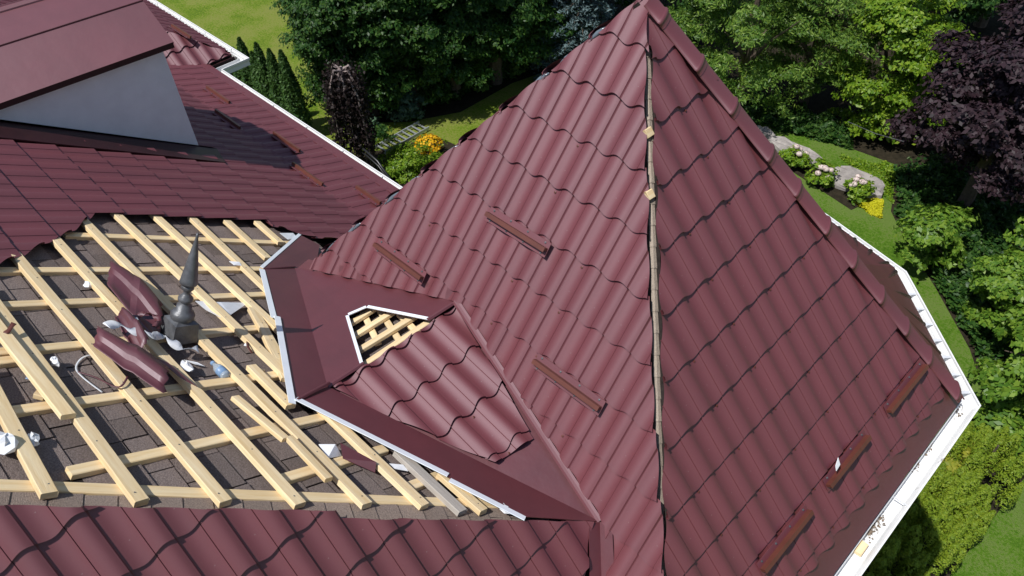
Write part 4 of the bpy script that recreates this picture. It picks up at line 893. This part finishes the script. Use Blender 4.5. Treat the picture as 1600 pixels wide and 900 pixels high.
# low plants
def cover(name, px, mat, label, n, h, leaf, cat='ground cover'):
    P = np.array([G(*q) for q in px]); c = P.mean(0); Q = []
    while len(Q) < n:
        wgt = rng.dirichlet(np.ones(len(P))*.35); Q.append(wgt@P)
    Q = np.array(Q); Q[:, 2] = rng.random(n)**.6*h*(.6+.4*np.sin(Q[:, 0]*9)*np.sin(Q[:, 1]*8)); o = obj(name, leafmesh(name, Q, rng.normal(0, .5, Q.shape)+np.array([0, 0, 1.]), leaf, mat, .5)); tag(o, label, cat, kind='stuff')
cover('yellow_ground_cover', [(1335, 318), (1360, 306), (1378, 318), (1376, 342), (1360, 336)], LF['yellow'], 'bright yellow ground cover patch below the largest rock', 5000, .14, .03)
cover('green_ground_cover', [(1310, 245), (1360, 258), (1400, 262), (1396, 320), (1376, 290), (1345, 268)], LF['bright'], 'low green plants beyond the rocks', 3500, .16, .04)
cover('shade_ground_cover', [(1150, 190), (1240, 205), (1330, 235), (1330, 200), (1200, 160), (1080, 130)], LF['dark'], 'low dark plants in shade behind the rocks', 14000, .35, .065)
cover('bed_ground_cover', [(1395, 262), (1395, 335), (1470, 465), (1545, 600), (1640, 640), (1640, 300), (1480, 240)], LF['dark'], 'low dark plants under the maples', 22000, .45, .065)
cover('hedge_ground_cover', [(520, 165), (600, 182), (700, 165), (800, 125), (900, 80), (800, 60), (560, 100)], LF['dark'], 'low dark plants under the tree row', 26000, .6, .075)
for px, py, r, H, k, lb in ((640, 178, .55, .7, 'hosta', 'pale bluish green shrub under the dark tree row'), (622, 182, .3, .35, 'hosta', 'small bluish plant left of the pale shrub'), (575, 205, .25, .35, 'hosta', 'tiny pale plant right of the weeping beech'), (690, 142, .35, .4, 'mid', 'green shrub right of the pale bluish shrub'), (745, 128, .55, .5, 'mid', 'wide olive green plant under the dark tree row'), (800, 112, .3, .4, 'mid', 'small green plant next to the turret edge in shade')):
    shrub('garden_plant', G(px, py), H, r, LF[k], lb, 'plant', n=90, per=22, leaf=.055, cr=.11)
shrub('garden_plant', G(632, 272), .8, .5, LF['bright'], 'bright green bush in front of the handrail', 'plant', n=150, per=28, leaf=.035, cr=.12)
shrub('garden_plant', G(618, 262), .25, .22, LF['mid'], 'green plant at the lower end of the ladder', 'plant', n=80, per=24, leaf=.035, cr=.1)
shrub('garden_plant', G(660, 262), .55, .35, LF['bright'], 'leafy plant beneath the yellow flowers', 'plant', n=90, per=26, leaf=.035, cr=.1)
b = G(672, 246); o = shrub('yellow_flowers', b, .55, .34, LF['bright'], 'round clump of golden yellow flowers beside the turret', 'flowers', n=60, per=20, leaf=.035, cr=.09)
d = sph(900); d = d[d[:, 2] > -.1]; bl = obj('blooms', leafmesh('blooms', b+V(0, 0, .38)+d*np.array([.36, .36, .26])*rng.uniform(.85, 1.1, (len(d), 1)), d+rng.normal(0, .3, d.shape), .035, M_YEL, .8), o); tag(bl, kind='stuff')
# ladder on the lawn
la, lb_, lc = G(586, 232, .05), G(655, 193, .05), G(597, 240, .05); dL = lb_-la; sL = (lc-la); Ln = np.linalg.norm(dL); dL /= Ln; sL -= dL*(sL@dL); sL *= .42/np.linalg.norm(sL)
r = empty('ladder', la); tag(r, 'aluminium ladder lying on the lawn', 'ladder')
for s in (0, 1): m = MB(); m.box(la+sL*s+dL*Ln/2+V(0, 0, .04), dL*Ln/2, sL/np.linalg.norm(sL)*.016, V(0, 0, .045)); m.build('rail', M_ALU, r)
for k in range(9): m = MB(); m.box(la+sL*.5+dL*(Ln*(k+.5)/9)+V(0, 0, .045), sL*.5, dL*.02, V(0, 0, .014)); m.build('rung', M_ALU, r)
# handrail
zr = 1.0; hp_ = [G(545, 218, zr), G(572, 236, zr), G(590, 252, zr), G(606, 275, zr-.3), G(622, 298, zr-.6)]
r = empty('handrail', V(hp_[2][0], hp_[2][1], 0)); tag(r, 'black metal stair handrail behind the white gutter', 'railing')
m = MB(); m.tube(hp_, .03, 8); m.build('top_rail', M_BLACK, r, True); m = MB(); m.tube([p-V(0, 0, .14) for p in hp_], .02, 8); m.build('lower_rail', M_BLACK, r, True)
for k in range(14):
    t = k/13*(len(hp_)-1); i = min(int(t), len(hp_)-2); p = hp_[i]+(hp_[i+1]-hp_[i])*(t-i); m = MB(); m.tube([p-V(0, 0, .14), V(p[0], p[1], .0)], .011, 6); m.build('baluster', M_BLACK, r)
a, b = G(1325, 190, 2.2), G(1412, 221, 2.2); m = MB(); m.tube([a, a*.5+b*.5-V(0, 0, .05), b], .006, 6); o = m.build('garden_wire', M_LEAD); tag(o, 'thin pale wire strung under the purple maple', 'wire')
# the 300 tiles that show largest stay single; the others are joined per roof face
TILEJOIN.sort(key=lambda q: -q[0]); grp = {}
for ar, o, pa in TILEJOIN[300:]: grp.setdefault(pa, []).append(o)
for pa, os_ in grp.items():
    m = MB(); sm = []
    for o in os_:
        mw = np.array(WM(o)); n = len(o.data.vertices); co = np.empty(n*3); o.data.vertices.foreach_get('co', co)
        m.add(co.reshape(-1, 3)@mw[:3, :3].T+mw[:3, 3], [tuple(p.vertices) for p in o.data.polygons]); sm += [p.use_smooth for p in o.data.polygons]
        D.objects.remove(o)
    j = m.build('smaller_roof_tiles', M_TILE, pa); j.data.polygons.foreach_set('use_smooth', sm); tag(j, kind='stuff')
print('TILES', TILES, 'SHINGLES', nsh)
